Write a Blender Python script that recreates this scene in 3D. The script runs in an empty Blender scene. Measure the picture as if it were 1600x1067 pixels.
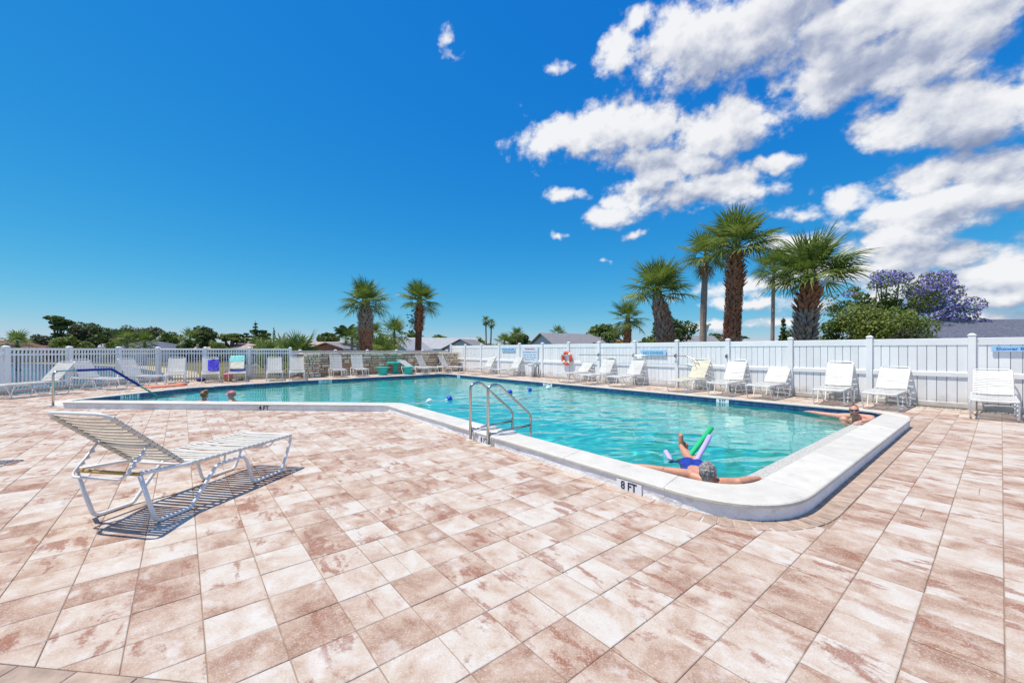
import bpy, bmesh, math, random
from mathutils import Vector, Matrix, noise
from mathutils.geometry import tessellate_polygon

PI = math.pi
R = math.radians
SC = bpy.context.scene
COL = SC.collection

# ------------------------------------------------------------------ camera, world, sun, exposure
CAM_H, FOC, VH = 1.42, 628.0, 547.0          # eye height, focal length and horizon row measured from the photograph
cam_d = bpy.data.cameras.new('camera')
cam = bpy.data.objects.new('camera', cam_d)
COL.objects.link(cam)
cam.location = (0, 0, CAM_H)
cam.rotation_euler = (R(90), 0, 0)
cam_d.sensor_width = 36.0
cam_d.lens = FOC / 1600 * 36.0
cam_d.shift_y = (VH - 533.5) / 1600
cam_d.clip_start = 0.05
cam_d.clip_end = 6000
SC.camera = cam
SC.render.resolution_x, SC.render.resolution_y = 1024, 682
SC.view_settings.view_transform = 'Standard'
SC.view_settings.look = 'None'
SC.view_settings.exposure = 0.36
SC.view_settings.gamma = 1.0
SC.view_settings.use_curve_mapping = False

SUN_EL, SUN_AZ = 70.0, -97.0                  # azimuth from +Y towards +X
sun_dir = Vector((math.cos(R(SUN_EL)) * math.sin(R(SUN_AZ)), math.cos(R(SUN_EL)) * math.cos(R(SUN_AZ)), math.sin(R(SUN_EL))))
sun_d = bpy.data.lights.new('sun', 'SUN')
sun_d.energy = 4.1
sun_d.angle = R(0.53)
sun_d.color = (1.0, 0.925, 0.80)
sun = bpy.data.objects.new('sun', sun_d)
COL.objects.link(sun)
sun.rotation_euler = (-sun_dir).to_track_quat('-Z', 'Y').to_euler()

def clamp(x, a=0.0, b=1.0):
    return max(a, min(b, x))

class NT:
    """small helper round a node tree"""
    def __init__(s, tree):
        s.t = tree
    def n(s, kind, ins=None, **props):
        nd = s.t.nodes.new(kind)
        for k, v in props.items():
            setattr(nd, k, v)
        if ins:
            for k, v in ins.items():
                sock = nd.inputs[k]
                if hasattr(v, 'is_linked') or isinstance(v, bpy.types.NodeSocket):
                    s.t.links.new(v, sock)
                else:
                    sock.default_value = v
        return nd
    def math(s, op, a, b=None, c=None, cl=False):
        ins = {0: a}
        if b is not None: ins[1] = b
        if c is not None: ins[2] = c
        return s.n('ShaderNodeMath', ins, operation=op, use_clamp=cl).outputs[0]
    def vmath(s, op, a, b=None):
        ins = {0: a}
        if b is not None: ins[1] = b
        nd = s.n('ShaderNodeVectorMath', ins, operation=op)
        return nd.outputs['Value'] if op in ('LENGTH', 'DOT_PRODUCT') else nd.outputs[0]
    def ramp(s, fac, stops, interp='LINEAR'):
        nd = s.n('ShaderNodeValToRGB', {0: fac})
        e = nd.color_ramp.elements
        nd.color_ramp.interpolation = interp
        while len(e) < len(stops): e.new(0.5)
        for i, (p, c) in enumerate(stops):
            e[i].position = p
            e[i].color = (c[0], c[1], c[2], 1) if hasattr(c, '__len__') else (c, c, c, 1)
        return nd.outputs[0]
    def mix(s, fac, a, b, blend='MIX'):
        nd = s.n('ShaderNodeMix', data_type='RGBA', blend_type=blend)
        for i, v in ((0, fac), (6, a), (7, b)):
            if isinstance(v, bpy.types.NodeSocket): s.t.links.new(v, nd.inputs[i])
            else: nd.inputs[i].default_value = v if i == 0 or len(v) == 4 else (*v, 1)
        return nd.outputs[2]
    def noise(s, vec, scale, detail=3.0, rough=0.5, dist=0.0, out=0, lac=2.0):
        nd = s.n('ShaderNodeTexNoise', {'Scale': scale, 'Detail': detail, 'Roughness': rough, 'Distortion': dist, 'Lacunarity': lac})
        if vec is not None: s.t.links.new(vec, nd.inputs['Vector'])
        return nd.outputs[out]
    def smooth(s, x, lo, hi):
        return s.n('ShaderNodeMapRange', {'Value': x, 'From Min': lo, 'From Max': hi}, interpolation_type='SMOOTHSTEP').outputs[0]

# ---- sky: Nishita with a field of fair-weather cumulus placed by azimuth and elevation
world = bpy.data.worlds.new('World')
SC.world = world
world.use_nodes = True
wt = world.node_tree
wt.nodes.clear()
W = NT(wt)

def azel(u, v):
    x, z = (u - 800) / FOC, (VH - v) / FOC
    return math.atan2(x, 1), math.atan2(z, math.hypot(x, 1))

# (u, v, half width, half height, tilt in degrees, weight)
CLOUDS = [
    (900, 205, 92, 40, 10, 1.0), (1005, 200, 90, 42, 0, 1.0), (1120, 205, 105, 42, -4, 1.0), (1040, 255, 90, 30, -8, .9),
    (1010, 285, 70, 30, 20, .8), (1090, 305, 105, 30, 0, .95), (1150, 300, 50, 30, 0, .8), (1200, 255, 42, 18, -5, .75),
    (950, 338, 34, 20, 0, .85), (883, 303, 34, 12, 0, .65), (690, 60, 10, 16, 25, .30), (704, 80, 14, 11, -25, .31), (868, 102, 16, 9, 0, .27),
    (998, 20, 30, 26, 0, .75), (968, 90, 34, 40, 0, .7), (1060, 75, 70, 60, 0, .95), (1120, 65, 110, 70, -20, 1.05), (1200, 30, 170, 55, 0, 1.05),
    (1340, 45, 160, 60, -10, 1.05), (1300, 115, 110, 55, -5, .95), (1430, 90, 130, 80, -10, 1.1), (1480, 175, 140, 60, -14, 1.1), (1540, 10, 110, 40, -20, .9), (1390, 200, 60, 30, 0, .85), (1540, 190, 60, 40, 0, .8),
    (1470, 262, 100, 36, 0, .95), (1545, 260, 90, 40, 0, 1.0), (1500, 320, 130, 46, 0, .95), (1400, 330, 80, 26, -10, .75),
    (1322, 308, 40, 26, 0, .75), (1245, 325, 28, 16, 0, .5), (1390, 390, 110, 40, 0, .8), (1480, 395, 90, 30, 0, .8),
    (1565, 420, 70, 44, -18, .95), (1560, 465, 90, 24, 0, .85), (1250, 375, 80, 26, 0, .55), (1300, 430, 110, 18, 0, .55), (1190, 450, 120, 14, 0, .5),
    (1170, 475, 90, 9, 0, .55), (1280, 480, 70, 14, 0, .5), (1130, 505, 80, 8, 0, .4), (1220, 505, 60, 7, 0, .4), (1540, 500, 90, 14, 0, .6), (1380, 470, 60, 16, 0, .5),
    (870, 369, 12, 6, 0, .45), (940, 405, 14, 5, 0, .4), (985, 365, 22, 7, 0, .45),
    (1350, 420, 90, 30, 0, .7), (1430, 440, 80, 24, 0, .7), (1330, 350, 60, 20, 0, .55), (1250, 330, 40, 16, 0, .5),
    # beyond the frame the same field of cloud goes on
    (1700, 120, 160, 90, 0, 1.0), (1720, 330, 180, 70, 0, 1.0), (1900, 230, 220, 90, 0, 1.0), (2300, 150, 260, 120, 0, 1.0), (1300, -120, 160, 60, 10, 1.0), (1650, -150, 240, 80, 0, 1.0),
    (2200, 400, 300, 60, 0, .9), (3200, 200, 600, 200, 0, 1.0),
]
g = bpy.data.node_groups.new('cloud_density', 'ShaderNodeTree')
g.interface.new_socket('Vector', in_out='INPUT', socket_type='NodeSocketVector')
g.interface.new_socket('Density', in_out='OUTPUT', socket_type='NodeSocketFloat')
GN = NT(g)
gi = g.nodes.new('NodeGroupInput')
go = g.nodes.new('NodeGroupOutput')
gv = gi.outputs[0]
warp = GN.noise(gv, 7.0, 4, .55, out=1)
wv = GN.n('ShaderNodeVectorMath', {0: warp, 1: (.5, .5, .5)}, operation='SUBTRACT').outputs[0]
wv = GN.n('ShaderNodeVectorMath', {0: wv, 'Scale': .06}, operation='SCALE').outputs[0]
gw = GN.vmath('ADD', gv, wv)
acc = None
for (u, v, ru, rv, tilt, wgt) in CLOUDS:
    a0, e0 = azel(u, v)
    ra = abs(azel(u + ru, v)[0] - azel(u - ru, v)[0]) / 2
    re = abs(azel(u, v - rv)[1] - azel(u, v + rv)[1]) / 2
    pv = gw if acc is None else GN.n('ShaderNodeVectorMath', {0: acc, 1: (1e-7, 1e-7, 1e-7), 2: gw}, operation='MULTIPLY_ADD').outputs[0]
    m = GN.n('ShaderNodeMapping', {'Vector': pv, 'Location': (a0, e0, 0), 'Rotation': (0, 0, R(tilt)), 'Scale': (ra * 1.08, re * 1.08, 1)}, vector_type='TEXTURE').outputs[0]
    d = GN.math('MULTIPLY_ADD', GN.vmath('LENGTH', m), -wgt, wgt)
    acc = d if acc is None else GN.math('SMOOTH_MAX', acc, d, .18)
acc = GN.math('MAXIMUM', acc, -1.2)
# beside, behind and overhead, unseen broken cloud added to whiten the ambient light
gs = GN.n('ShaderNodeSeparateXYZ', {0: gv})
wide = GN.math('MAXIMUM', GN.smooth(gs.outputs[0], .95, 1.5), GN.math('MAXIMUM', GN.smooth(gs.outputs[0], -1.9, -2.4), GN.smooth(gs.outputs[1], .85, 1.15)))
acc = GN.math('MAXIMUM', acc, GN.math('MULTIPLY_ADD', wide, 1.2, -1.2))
st = GN.n('ShaderNodeMapping', {'Vector': gv, 'Scale': (1, 1.3, 1)}).outputs[0]
n1 = GN.noise(st, 11.0, 10, .58, .1)
vor = GN.n('ShaderNodeTexVoronoi', {'Scale': 21.0, 'Detail': 3.0, 'Roughness': .55, 'Lacunarity': 2.2, 'Vector': GN.vmath('ADD', st, GN.n('ShaderNodeVectorMath', {0: wv, 'Scale': .55}, operation='SCALE').outputs[0])}, normalize=True)
n2 = GN.math('SUBTRACT', 1.0, vor.outputs['Distance'])
dd = GN.math('MULTIPLY_ADD', GN.math('SUBTRACT', n1, .5), 1.75, acc)
dd = GN.math('MULTIPLY_ADD', GN.math('SUBTRACT', n2, .62), 1.15, dd)
g.links.new(GN.math('SUBTRACT', dd, .10), go.inputs[0])

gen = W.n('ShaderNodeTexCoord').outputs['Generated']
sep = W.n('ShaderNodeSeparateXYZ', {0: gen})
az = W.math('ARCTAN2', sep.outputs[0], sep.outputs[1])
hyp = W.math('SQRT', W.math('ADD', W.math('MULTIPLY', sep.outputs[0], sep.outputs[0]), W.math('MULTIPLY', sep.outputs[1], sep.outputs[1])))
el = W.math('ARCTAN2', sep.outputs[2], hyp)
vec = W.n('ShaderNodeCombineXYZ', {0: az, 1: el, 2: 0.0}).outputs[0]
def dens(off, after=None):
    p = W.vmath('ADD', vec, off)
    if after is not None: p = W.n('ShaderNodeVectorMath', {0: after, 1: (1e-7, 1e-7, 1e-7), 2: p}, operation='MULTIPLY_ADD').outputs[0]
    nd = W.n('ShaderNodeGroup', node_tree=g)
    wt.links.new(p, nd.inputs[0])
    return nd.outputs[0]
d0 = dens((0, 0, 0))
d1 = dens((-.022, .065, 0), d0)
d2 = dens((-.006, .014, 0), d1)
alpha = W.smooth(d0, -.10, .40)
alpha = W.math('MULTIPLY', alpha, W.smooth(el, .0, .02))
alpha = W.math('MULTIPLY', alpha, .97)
lit = W.math('SUBTRACT', W.math('MULTIPLY_ADD', W.math('SUBTRACT', d0, d1), .55, .60), W.math('MULTIPLY', W.smooth(d0, .35, 1.5), .42))
lit = W.math('SUBTRACT', lit, W.math('MULTIPLY', W.math('MULTIPLY', W.smooth(el, .22, .62), W.smooth(d0, .15, 1.0)), .26))
lit = W.math('MULTIPLY_ADD', W.math('SUBTRACT', d0, d2), .45, lit, cl=True)
ccol = W.ramp(lit, [(0.0, (.27, .32, .47)), (.35, (.43, .48, .62)), (.60, (.72, .745, .81)), (.85, (.93, .935, .95))])
sky = W.n('ShaderNodeTexSky', sky_type='NISHITA', sun_disc=False, sun_elevation=R(SUN_EL), sun_rotation=R(SUN_AZ), altitude=0, air_density=1.0, dust_density=.1, ozone_density=3.0)
# the photograph is strongly graded: deepen the blue of the sky channel by channel
sc_ = W.n('ShaderNodeSeparateColor', {0: sky.outputs[0]})
def grade(ch, gain, power):
    return W.math('MULTIPLY', W.math('POWER', W.math('MULTIPLY', sc_.outputs[ch], .1), power), gain)
SKY_SAT = W.n('ShaderNodeCombineColor', {0: grade(0, .78, 2.1), 1: grade(1, .635, .86), 2: grade(2, .66, .27)}).outputs[0]
SKY_UP = W.n('ShaderNodeVectorMath', {0: SKY_SAT, 'Scale': 10.0}, operation='SCALE').outputs[0]
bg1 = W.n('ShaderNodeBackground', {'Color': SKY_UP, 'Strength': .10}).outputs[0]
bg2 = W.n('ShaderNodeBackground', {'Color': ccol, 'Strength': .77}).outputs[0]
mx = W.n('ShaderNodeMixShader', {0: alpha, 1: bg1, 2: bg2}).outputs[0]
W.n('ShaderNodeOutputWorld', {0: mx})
world.cycles.sampling_method = 'MANUAL'
world.cycles.sample_map_resolution = 512

# ------------------------------------------------------------------ placing helpers
CA, SA = 0.7727, 0.6350
def ST(s, t, z=0.0):
    """pool axes: s runs away along the fence, t runs from the camera towards the fence"""
    return Vector((CA * t - SA * s, SA * t + CA * s, z))
def at(u, v, z=0.0):
    """the point at height z that shows at column u, row v of the photograph"""
    y = (CAM_H - z) * FOC / (v - VH)
    return Vector(((u - 800) / FOC * y, y, z))
def atY(u, v, y):
    return Vector(((u - 800) / FOC * y, y, CAM_H + (VH - v) * y / FOC))
ANG_A = math.atan2(SA, CA)          # direction of +t
ANG_S = math.atan2(CA, -SA)         # direction of +s

class MB:
    """collects geometry and links it as ONE mesh object"""
    def __init__(s):
        s.v, s.f = [], []
        s.fm = []
    def add(s, vs, fs, mi=0):
        o = len(s.v)
        s.v += [tuple(p) for p in vs]
        s.f += [tuple(i + o for i in f) for f in fs]
        s.fm += [mi] * len(fs)
    def box(s, c, size, M=None, mi=0, taper=1.0):
        x, y, z = (k / 2 for k in size)
        vs = [Vector((sx * x * (taper if sz > 0 else 1), sy * y * (taper if sz > 0 else 1), sz * z)) for sz in (-1, 1) for sy in (-1, 1) for sx in (-1, 1)]
        if M: vs = [M @ p for p in vs]
        c = Vector(c)
        s.add([p + c for p in vs], [(0, 2, 3, 1), (4, 5, 7, 6), (0, 1, 5, 4), (2, 6, 7, 3), (0, 4, 6, 2), (1, 3, 7, 5)], mi)
    def cbox(s, c, size, ch, M=None, mi=0):
        """box with its upper edges chamfered by ch"""
        x, y, z = (k / 2 for k in size)
        vs = []
        for (k, hz) in ((0, -z), (0, z - ch), (ch, z)):
            for sy, sx in ((-1, -1), (-1, 1), (1, 1), (1, -1)):
                vs.append(Vector((sx * (x - k), sy * (y - k), hz)))
        if M: vs = [M @ p for p in vs]
        c = Vector(c)
        fs = [(3, 2, 1, 0), (8, 9, 10, 11)]
        for a in (0, 4):
            for i in range(4):
                j = (i + 1) % 4
                fs.append((a + i, a + j, a + 4 + j, a + 4 + i))
        s.add([p + c for p in vs], fs, mi)
    def tube(s, pts, r, n=8, cap=True, closed=False, mi=0):
        pts = [Vector(p) for p in pts]
        m = len(pts)
        rs = r if hasattr(r, '__len__') else [r] * m
        up = None
        vs, fs = [], []
        for i in range(m):
            if closed: d = pts[(i + 1) % m] - pts[i - 1]
            else: d = pts[min(i + 1, m - 1)] - pts[max(i - 1, 0)]
            if d.length < 1e-9: d = Vector((0, 0, 1))
            d.normalize()
            if up is None:
                up = Vector((0, 0, 1)) if abs(d.z) < .9 else Vector((1, 0, 0))
            a = up - d * up.dot(d)
            if a.length < 1e-6: a = d.orthogonal()
            a.normalize()
            up = a
            b = d.cross(a)
            for k in range(n):
                th = 2 * PI * k / n
                vs.append(pts[i] + (a * math.cos(th) + b * math.sin(th)) * rs[i])
        for i in range(m if closed else m - 1):
            j = (i + 1) % m
            for k in range(n):
                l = (k + 1) % n
                fs.append((i * n + k, i * n + l, j * n + l, j * n + k))
        if cap and not closed:
            fs.append(tuple(range(n - 1, -1, -1)))
            fs.append(tuple((m - 1) * n + k for k in range(n)))
        s.add(vs, fs, mi)
    def ball(s, c, rad, nu=12, nv=8, M=None, mi=0):
        rad = rad if hasattr(rad, '__len__') else (rad,) * 3
        c = Vector(c)
        vs = [Vector((0, 0, rad[2]))]
        for i in range(1, nv):
            ph = PI * i / nv
            for k in range(nu):
                th = 2 * PI * k / nu
                vs.append(Vector((rad[0] * math.sin(ph) * math.cos(th), rad[1] * math.sin(ph) * math.sin(th), rad[2] * math.cos(ph))))
        vs.append(Vector((0, 0, -rad[2])))
        fs = []
        for k in range(nu):
            l = (k + 1) % nu
            fs.append((0, 1 + k, 1 + l))
            for i in range(nv - 2):
                a = 1 + i * nu
                fs.append((a + k, a + nu + k, a + nu + l, a + l))
            a = 1 + (nv - 2) * nu
            fs.append((a + k, len(vs) - 1, a + l))
        if M: vs = [M @ p for p in vs]
        s.add([p + c for p in vs], fs, mi)
    def lathe(s, prof, c=(0, 0, 0), n=16, mi=0, cap=True):
        c = Vector(c)
        vs, fs = [], []
        for (r, z) in prof:
            for k in range(n):
                th = 2 * PI * k / n
                vs.append(c + Vector((r * math.cos(th), r * math.sin(th), z)))
        for i in range(len(prof) - 1):
            for k in range(n):
                l = (k + 1) % n
                fs.append((i * n + k, i * n + l, (i + 1) * n + l, (i + 1) * n + k))
        if cap:
            fs.append(tuple(range(n - 1, -1, -1)))
            fs.append(tuple((len(prof) - 1) * n + k for k in range(n)))
        s.add(vs, fs, mi)
    def mesh(s, name, mats, smooth=False):
        me = bpy.data.meshes.new(name)
        me.from_pydata(s.v, [], s.f)
        for m in (mats if isinstance(mats, (list, tuple)) else [mats]):
            me.materials.append(m)
        if any(s.fm): me.polygons.foreach_set('material_index', s.fm)
        if smooth: me.polygons.foreach_set('use_smooth', [True] * len(me.polygons))
        me.update()
        return me
    def build(s, name, mats, parent=None, smooth=False, **kw):
        return link(name, s.mesh(name, mats, smooth), parent, **kw)

def link(name, me, parent=None, label=None, cat=None, group=None, kind=None, loc=None, rot=None):
    o = bpy.data.objects.new(name, me)
    COL.objects.link(o)
    if parent: o.parent = parent
    if loc is not None: o.location = loc
    if rot is not None: o.rotation_euler = rot
    return tag(o, label, cat, group, kind)
def tag(o, label=None, cat=None, group=None, kind=None):
    if label: o['label'] = label
    if cat: o['category'] = cat
    if group: o['group'] = group
    if kind: o['kind'] = kind
    return o
def thing(name, label, cat, loc=(0, 0, 0), rotz=0.0, group=None):
    o = bpy.data.objects.new(name, None)
    o.empty_display_size = .2
    COL.objects.link(o)
    o.location = loc
    o.rotation_euler = (0, 0, rotz)
    return tag(o, label, cat, group)
def copy_tree(o, kids, parent=None):
    c = o.copy()
    COL.objects.link(c)
    if parent: c.parent = parent
    for ch in kids.get(o, ()):
        copy_tree(ch, kids, c)
    return c
def kid_map(o):
    m = {}
    def go_(x):
        m[x] = list(x.children)
        for c in x.children: go_(c)
    go_(o)
    return m

def fillet(pts, rad, n=5, closed=False):
    pts = [Vector(p) for p in pts]
    m = len(pts)
    rads = rad if hasattr(rad, '__len__') else [rad] * m
    out = []
    for i in range(m):
        if not closed and i in (0, m - 1):
            out.append(pts[i]); continue
        p, a, b = pts[i], pts[i - 1], pts[(i + 1) % m]
        da, db = (a - p), (b - p)
        la, lb = da.length, db.length
        da.normalize(); db.normalize()
        ang = da.angle(db, PI)
        if rads[i] <= 0 or ang > PI - .02:
            out.append(p); continue
        d = min(rads[i] / math.tan(ang / 2), la * .48, lb * .48)
        p0, p1 = p + da * d, p + db * d
        for k in range(n + 1):
            t = k / n
            out.append((1 - t) ** 2 * p0 + 2 * t * (1 - t) * p + t * t * p1)
    return out

def resample(pts, step):
    out = [pts[0].copy()]
    for i in range(len(pts) - 1):
        a, b = pts[i], pts[i + 1]
        k = max(1, int(math.ceil((b - a).length / step)))
        for j in range(1, k + 1): out.append(a.lerp(b, j / k))
    return out
def cumlen(pts):
    c = [0.0]
    for i in range(len(pts) - 1): c.append(c[-1] + (pts[i + 1] - pts[i]).length)
    return c
def along(pts, cum, d):
    d = clamp(d, 0, cum[-1])
    for i in range(len(pts) - 1):
        if d <= cum[i + 1] + 1e-9:
            L = cum[i + 1] - cum[i]
            return pts[i].lerp(pts[i + 1], (d - cum[i]) / L if L > 0 else 0)
    return pts[-1].copy()
def inside(p, poly):
    x, y = p[0], p[1]
    r = False
    j = len(poly) - 1
    for i in range(len(poly)):
        xi, yi, xj, yj = poly[i][0], poly[i][1], poly[j][0], poly[j][1]
        if (yi > y) != (yj > y) and x < (xj - xi) * (y - yi) / (yj - yi) + xi: r = not r
        j = i
    return r
def flat(name, loops, z, m, parent=None, **kw):
    """a horizontal sheet; the first loop is the outline, further loops are holes"""
    ls = [[Vector((p[0], p[1], 0)) for p in l] for l in loops]
    pts = [p for l in ls for p in l]
    mb = MB()
    tris = []
    for t in tessellate_polygon(ls):
        a, b, c = (pts[i] for i in t)
        tris.append(t if (b - a).cross(c - a).z > 0 else (t[0], t[2], t[1]))
    mb.add([(p.x, p.y, z) for p in pts], tris)
    return mb.build(name, m, parent, **kw)
# ------------------------------------------------------------------ materials
def new_mat(name):
    m = bpy.data.materials.new(name)
    m.use_nodes = True
    m.node_tree.nodes.clear()
    return m, NT(m.node_tree)
def finish(m, N, **ins):
    d = {}
    names = {'color': 'Base Color', 'rough': 'Roughness', 'metal': 'Metallic', 'normal': 'Normal', 'spec': 'Specular IOR Level', 'coat': 'Coat Weight', 'sss': 'Subsurface Weight', 'trans': 'Transmission Weight'}
    for k, v in ins.items():
        if k == 'color' and not isinstance(v, bpy.types.NodeSocket): v = (*v[:3], 1)
        d[names[k]] = v
    p = N.n('ShaderNodeBsdfPrincipled', d)
    N.n('ShaderNodeOutputMaterial', {0: p.outputs[0]})
    return p
def simple(name, col, rough=.5, metal=0.0, var=.08, scale=8.0, bump=0.0, bscale=60.0, spec=.5, dirt=None, coat=0.0, splash=False):
    """plain surface with soft tone variation, optional fine relief and stains"""
    m, N = new_mat(name)
    tc = N.n('ShaderNodeTexCoord').outputs['Object']
    rnd = N.n('ShaderNodeObjectInfo').outputs['Random']
    off = N.n('ShaderNodeVectorMath', {0: tc, 1: N.n('ShaderNodeCombineXYZ', {0: N.math('MULTIPLY', rnd, 37.0), 1: N.math('MULTIPLY', rnd, 11.0), 2: 0.0}).outputs[0]}, operation='ADD').outputs[0]
    n = N.noise(off, scale, 5, .6)
    off_r = N.math('MULTIPLY_ADD', rnd, .10, .94)
    lo = tuple(c * (1 - var) for c in col)
    hi = tuple(min(1, c * (1 + var)) for c in col)
    c = N.ramp(n, [(.3, lo), (.7, hi)])
    if dirt:
        dn = N.noise(off, dirt[1], 6, .65)
        c = N.mix(N.math('MULTIPLY', N.smooth(dn, .55, .75), dirt[2]), c, dirt[0])
    if splash:
        zz = N.n('ShaderNodeSeparateXYZ', {0: N.n('ShaderNodeNewGeometry').outputs['Position']}).outputs[2]
        sn = N.noise(N.n('ShaderNodeNewGeometry').outputs['Position'], 3.5, 5, .65)
        c = N.mix(N.math('MULTIPLY', N.smooth(N.math('SUBTRACT', zz, N.math('MULTIPLY', sn, .5)), .12, -.22), .75), c, (.42, .37, .30))
    c = N.n('ShaderNodeVectorMath', {0: c, 'Scale': off_r}, operation='SCALE').outputs[0]
    kw = dict(color=c, rough=rough, metal=metal, spec=spec)
    if coat: kw['coat'] = coat
    if bump:
        b = N.n('ShaderNodeBump', {'Strength': bump, 'Distance': .02, 'Height': N.noise(off, bscale, 4, .6)}).outputs[0]
        kw['normal'] = b
    finish(m, N, **kw)
    return m
def leaf_mat(name, a, b, c, scale=.9, trans=.33, rough=.5, rnd_amt=.25):
    m, N = new_mat(name)
    tc = N.n('ShaderNodeTexCoord').outputs['Object']
    rnd = N.n('ShaderNodeObjectInfo').outputs['Random']
    n = N.noise(tc, scale, 3, .6)
    n2 = N.noise(tc, scale * 9, 2, .5)
    f = N.math('ADD', N.math('MULTIPLY_ADD', n2, .55, -.27), n)
    f = N.math('ADD', f, N.math('MULTIPLY_ADD', rnd, rnd_amt, -rnd_amt / 2))
    col = N.ramp(f, [(.28, a), (.5, b), (.74, c)])
    p = N.n('ShaderNodeBsdfPrincipled', {'Base Color': col, 'Roughness': rough, 'Specular IOR Level': .35})
    t = N.n('ShaderNodeBsdfTranslucent', {'Color': col})
    N.n('ShaderNodeOutputMaterial', {0: N.n('ShaderNodeMixShader', {0: trans, 1: p.outputs[0], 2: t.outputs[0]}).outputs[0]})
    return m

M = {}
PITCH, T0, S0 = .2985, .685, 1.779
def make_paver_mat():
    m, N = new_mat('concrete_paver')
    pos = N.n('ShaderNodeNewGeometry').outputs['Position']
    rot = N.n('ShaderNodeVectorRotate', {'Vector': pos, 'Axis': (0, 0, 1), 'Angle': -ANG_A}, rotation_type='AXIS_ANGLE').outputs[0]   # x = t, y = s
    cell = N.n('ShaderNodeVectorMath', {0: N.n('ShaderNodeVectorMath', {0: rot, 1: (T0, S0, -5e5)}, operation='SUBTRACT').outputs[0], 1: (PITCH, PITCH, 1e6)}, operation='DIVIDE').outputs[0]
    idx = N.vmath('FLOOR', cell)
    wn = N.n('ShaderNodeTexWhiteNoise', {'Vector': idx}, noise_dimensions='3D')
    r1 = wn.outputs['Value']
    rc = N.n('ShaderNodeSeparateColor', {0: wn.outputs['Color']})
    off = N.n('ShaderNodeVectorMath', {0: wn.outputs['Color'], 'Scale': 23.0}, operation='SCALE').outputs[0]
    # streaks run along s; a few pavers are laid the other way round
    st1 = N.vmath('MULTIPLY', N.vmath('ADD', rot, off), (4.6, 3.6, 1.0))
    blot = N.noise(st1, 1.0, 5, .6, .5)
    st2 = N.vmath('MULTIPLY', N.vmath('ADD', rot, off), (10.0, 3.6, 1.0))
    streak = N.noise(st2, 1.0, 4, .55, .3)
    big = N.noise(rot, .55, 2, .5)
    fine = N.noise(pos, 38.0, 4, .65)
    f = N.math('ADD', N.math('MULTIPLY_ADD', blot, 1.75, -.40), N.math('MULTIPLY_ADD', r1, .46, -.22))
    f = N.math('ADD', f, N.math('MULTIPLY_ADD', fine, .36, -.18))
    f = N.math('ADD', f, N.math('MULTIPLY_ADD', big, .3, -.15))
    col = N.ramp(f, [(.14, (.55, .51, .46)), (.38, (.505, .42, .35)), (.62, (.425, .305, .235)), (.92, (.28, .155, .105))])
    rust = N.math('MULTIPLY', N.smooth(N.math('MULTIPLY_ADD', fine, .22, N.math('SUBTRACT', streak, .11)), .53, .645), N.smooth(rc.outputs[1], .15, .7))
    col = N.mix(N.math('MULTIPLY', rust, .78), col, (.255, .095, .055))
    pale = N.math('MULTIPLY', N.smooth(N.noise(st1, 1.3, 3, .6), .55, .75), .6)
    col = N.mix(pale, col, (.615, .59, .56))
    sp = N.noise(pos, 105.0, 3, .75)
    col = N.mix(N.smooth(sp, .5, .80), col, (.66, .60, .54))
    col = N.mix(N.math('MULTIPLY', N.smooth(sp, .46, .22), .5), col, (.25, .17, .13))
    bmp = N.n('ShaderNodeBump', {'Strength': .35, 'Distance': .004, 'Height': N.noise(pos, 210.0, 3, .7)}).outputs[0]
    finish(m, N, color=col, rough=.85, normal=bmp, spec=.25)
    return m
M['paver'] = make_paver_mat()
M['bed'] = simple('sand_bed', (.31, .225, .17), .95, var=.2, scale=4, spec=.1)
M['soldier'] = simple('border_paver', (.43, .325, .26), .85, var=.3, scale=7, bump=.4, bscale=150, spec=.2)
M['grass'] = simple('lawn_grass', (.145, .135, .055), .95, var=.45, scale=.35, bump=.6, bscale=30, spec=.1, dirt=((.30, .235, .13), .12, .7))
M['sand'] = simple('sand', (.50, .42, .28), .95, var=.2, scale=1.0, spec=.1)
M['coping'] = simple('white_painted_coping', (.58, .555, .50), .7, var=.08, scale=5, bump=.3, bscale=35, dirt=((.36, .335, .29), 4.5, .55))
M['flush_coping'] = simple('cream_coping', (.60, .555, .49), .75, var=.1, scale=4, bump=.2, bscale=70, dirt=((.42, .37, .31), 5, .35))
M['curbwall'] = simple('rough_white_render', (.80, .79, .79), .8, var=.09, scale=6, bump=.9, bscale=14, dirt=((.36, .34, .36), 7, .5))
M['ledge'] = simple('pebble_ledge', (.50, .485, .45), .8, var=.35, scale=55, bump=.6, bscale=90)
M['plaster'] = simple('pool_plaster', (.060, .53, .505), .8, var=.05, scale=1.0)
M['tile'] = simple('blue_pool_tile', (.035, .085, .215), .18, var=.5, scale=9)
M['grout'] = simple('pale_grout', (.30, .35, .42), .8)
M['marker'] = simple('white_marker_tile', (.80, .81, .84), .3, var=.03)
M['ink'] = simple('dark_navy_lettering', (.022, .02, .05), .45)
M['vinyl'] = simple('white_vinyl', (.87, .87, .865), .35, var=.02, scale=2, dirt=((.62, .60, .56), 1.1, .28), splash=True)
M['post_vinyl'] = simple('white_vinyl_post', (.87, .87, .865), .35, var=.02, scale=2, splash=True)
M['frame'] = simple('white_powder_coated_tube', (.78, .78, .775), .32, var=.03, scale=4)
M['strap'] = simple('white_vinyl_strap', (.68, .67, .63), .42, var=.05, scale=5)
M['strap_beige'] = simple('beige_vinyl_strap', (.64, .60, .51), .45, var=.07, scale=5)
M['strap_cream'] = simple('cream_vinyl_strap', (.72, .67, .50), .45, var=.06, scale=5)
M['strap_aged'] = simple('aged_vinyl_strap', (.66, .64, .58), .5, var=.08, scale=5)
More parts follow.
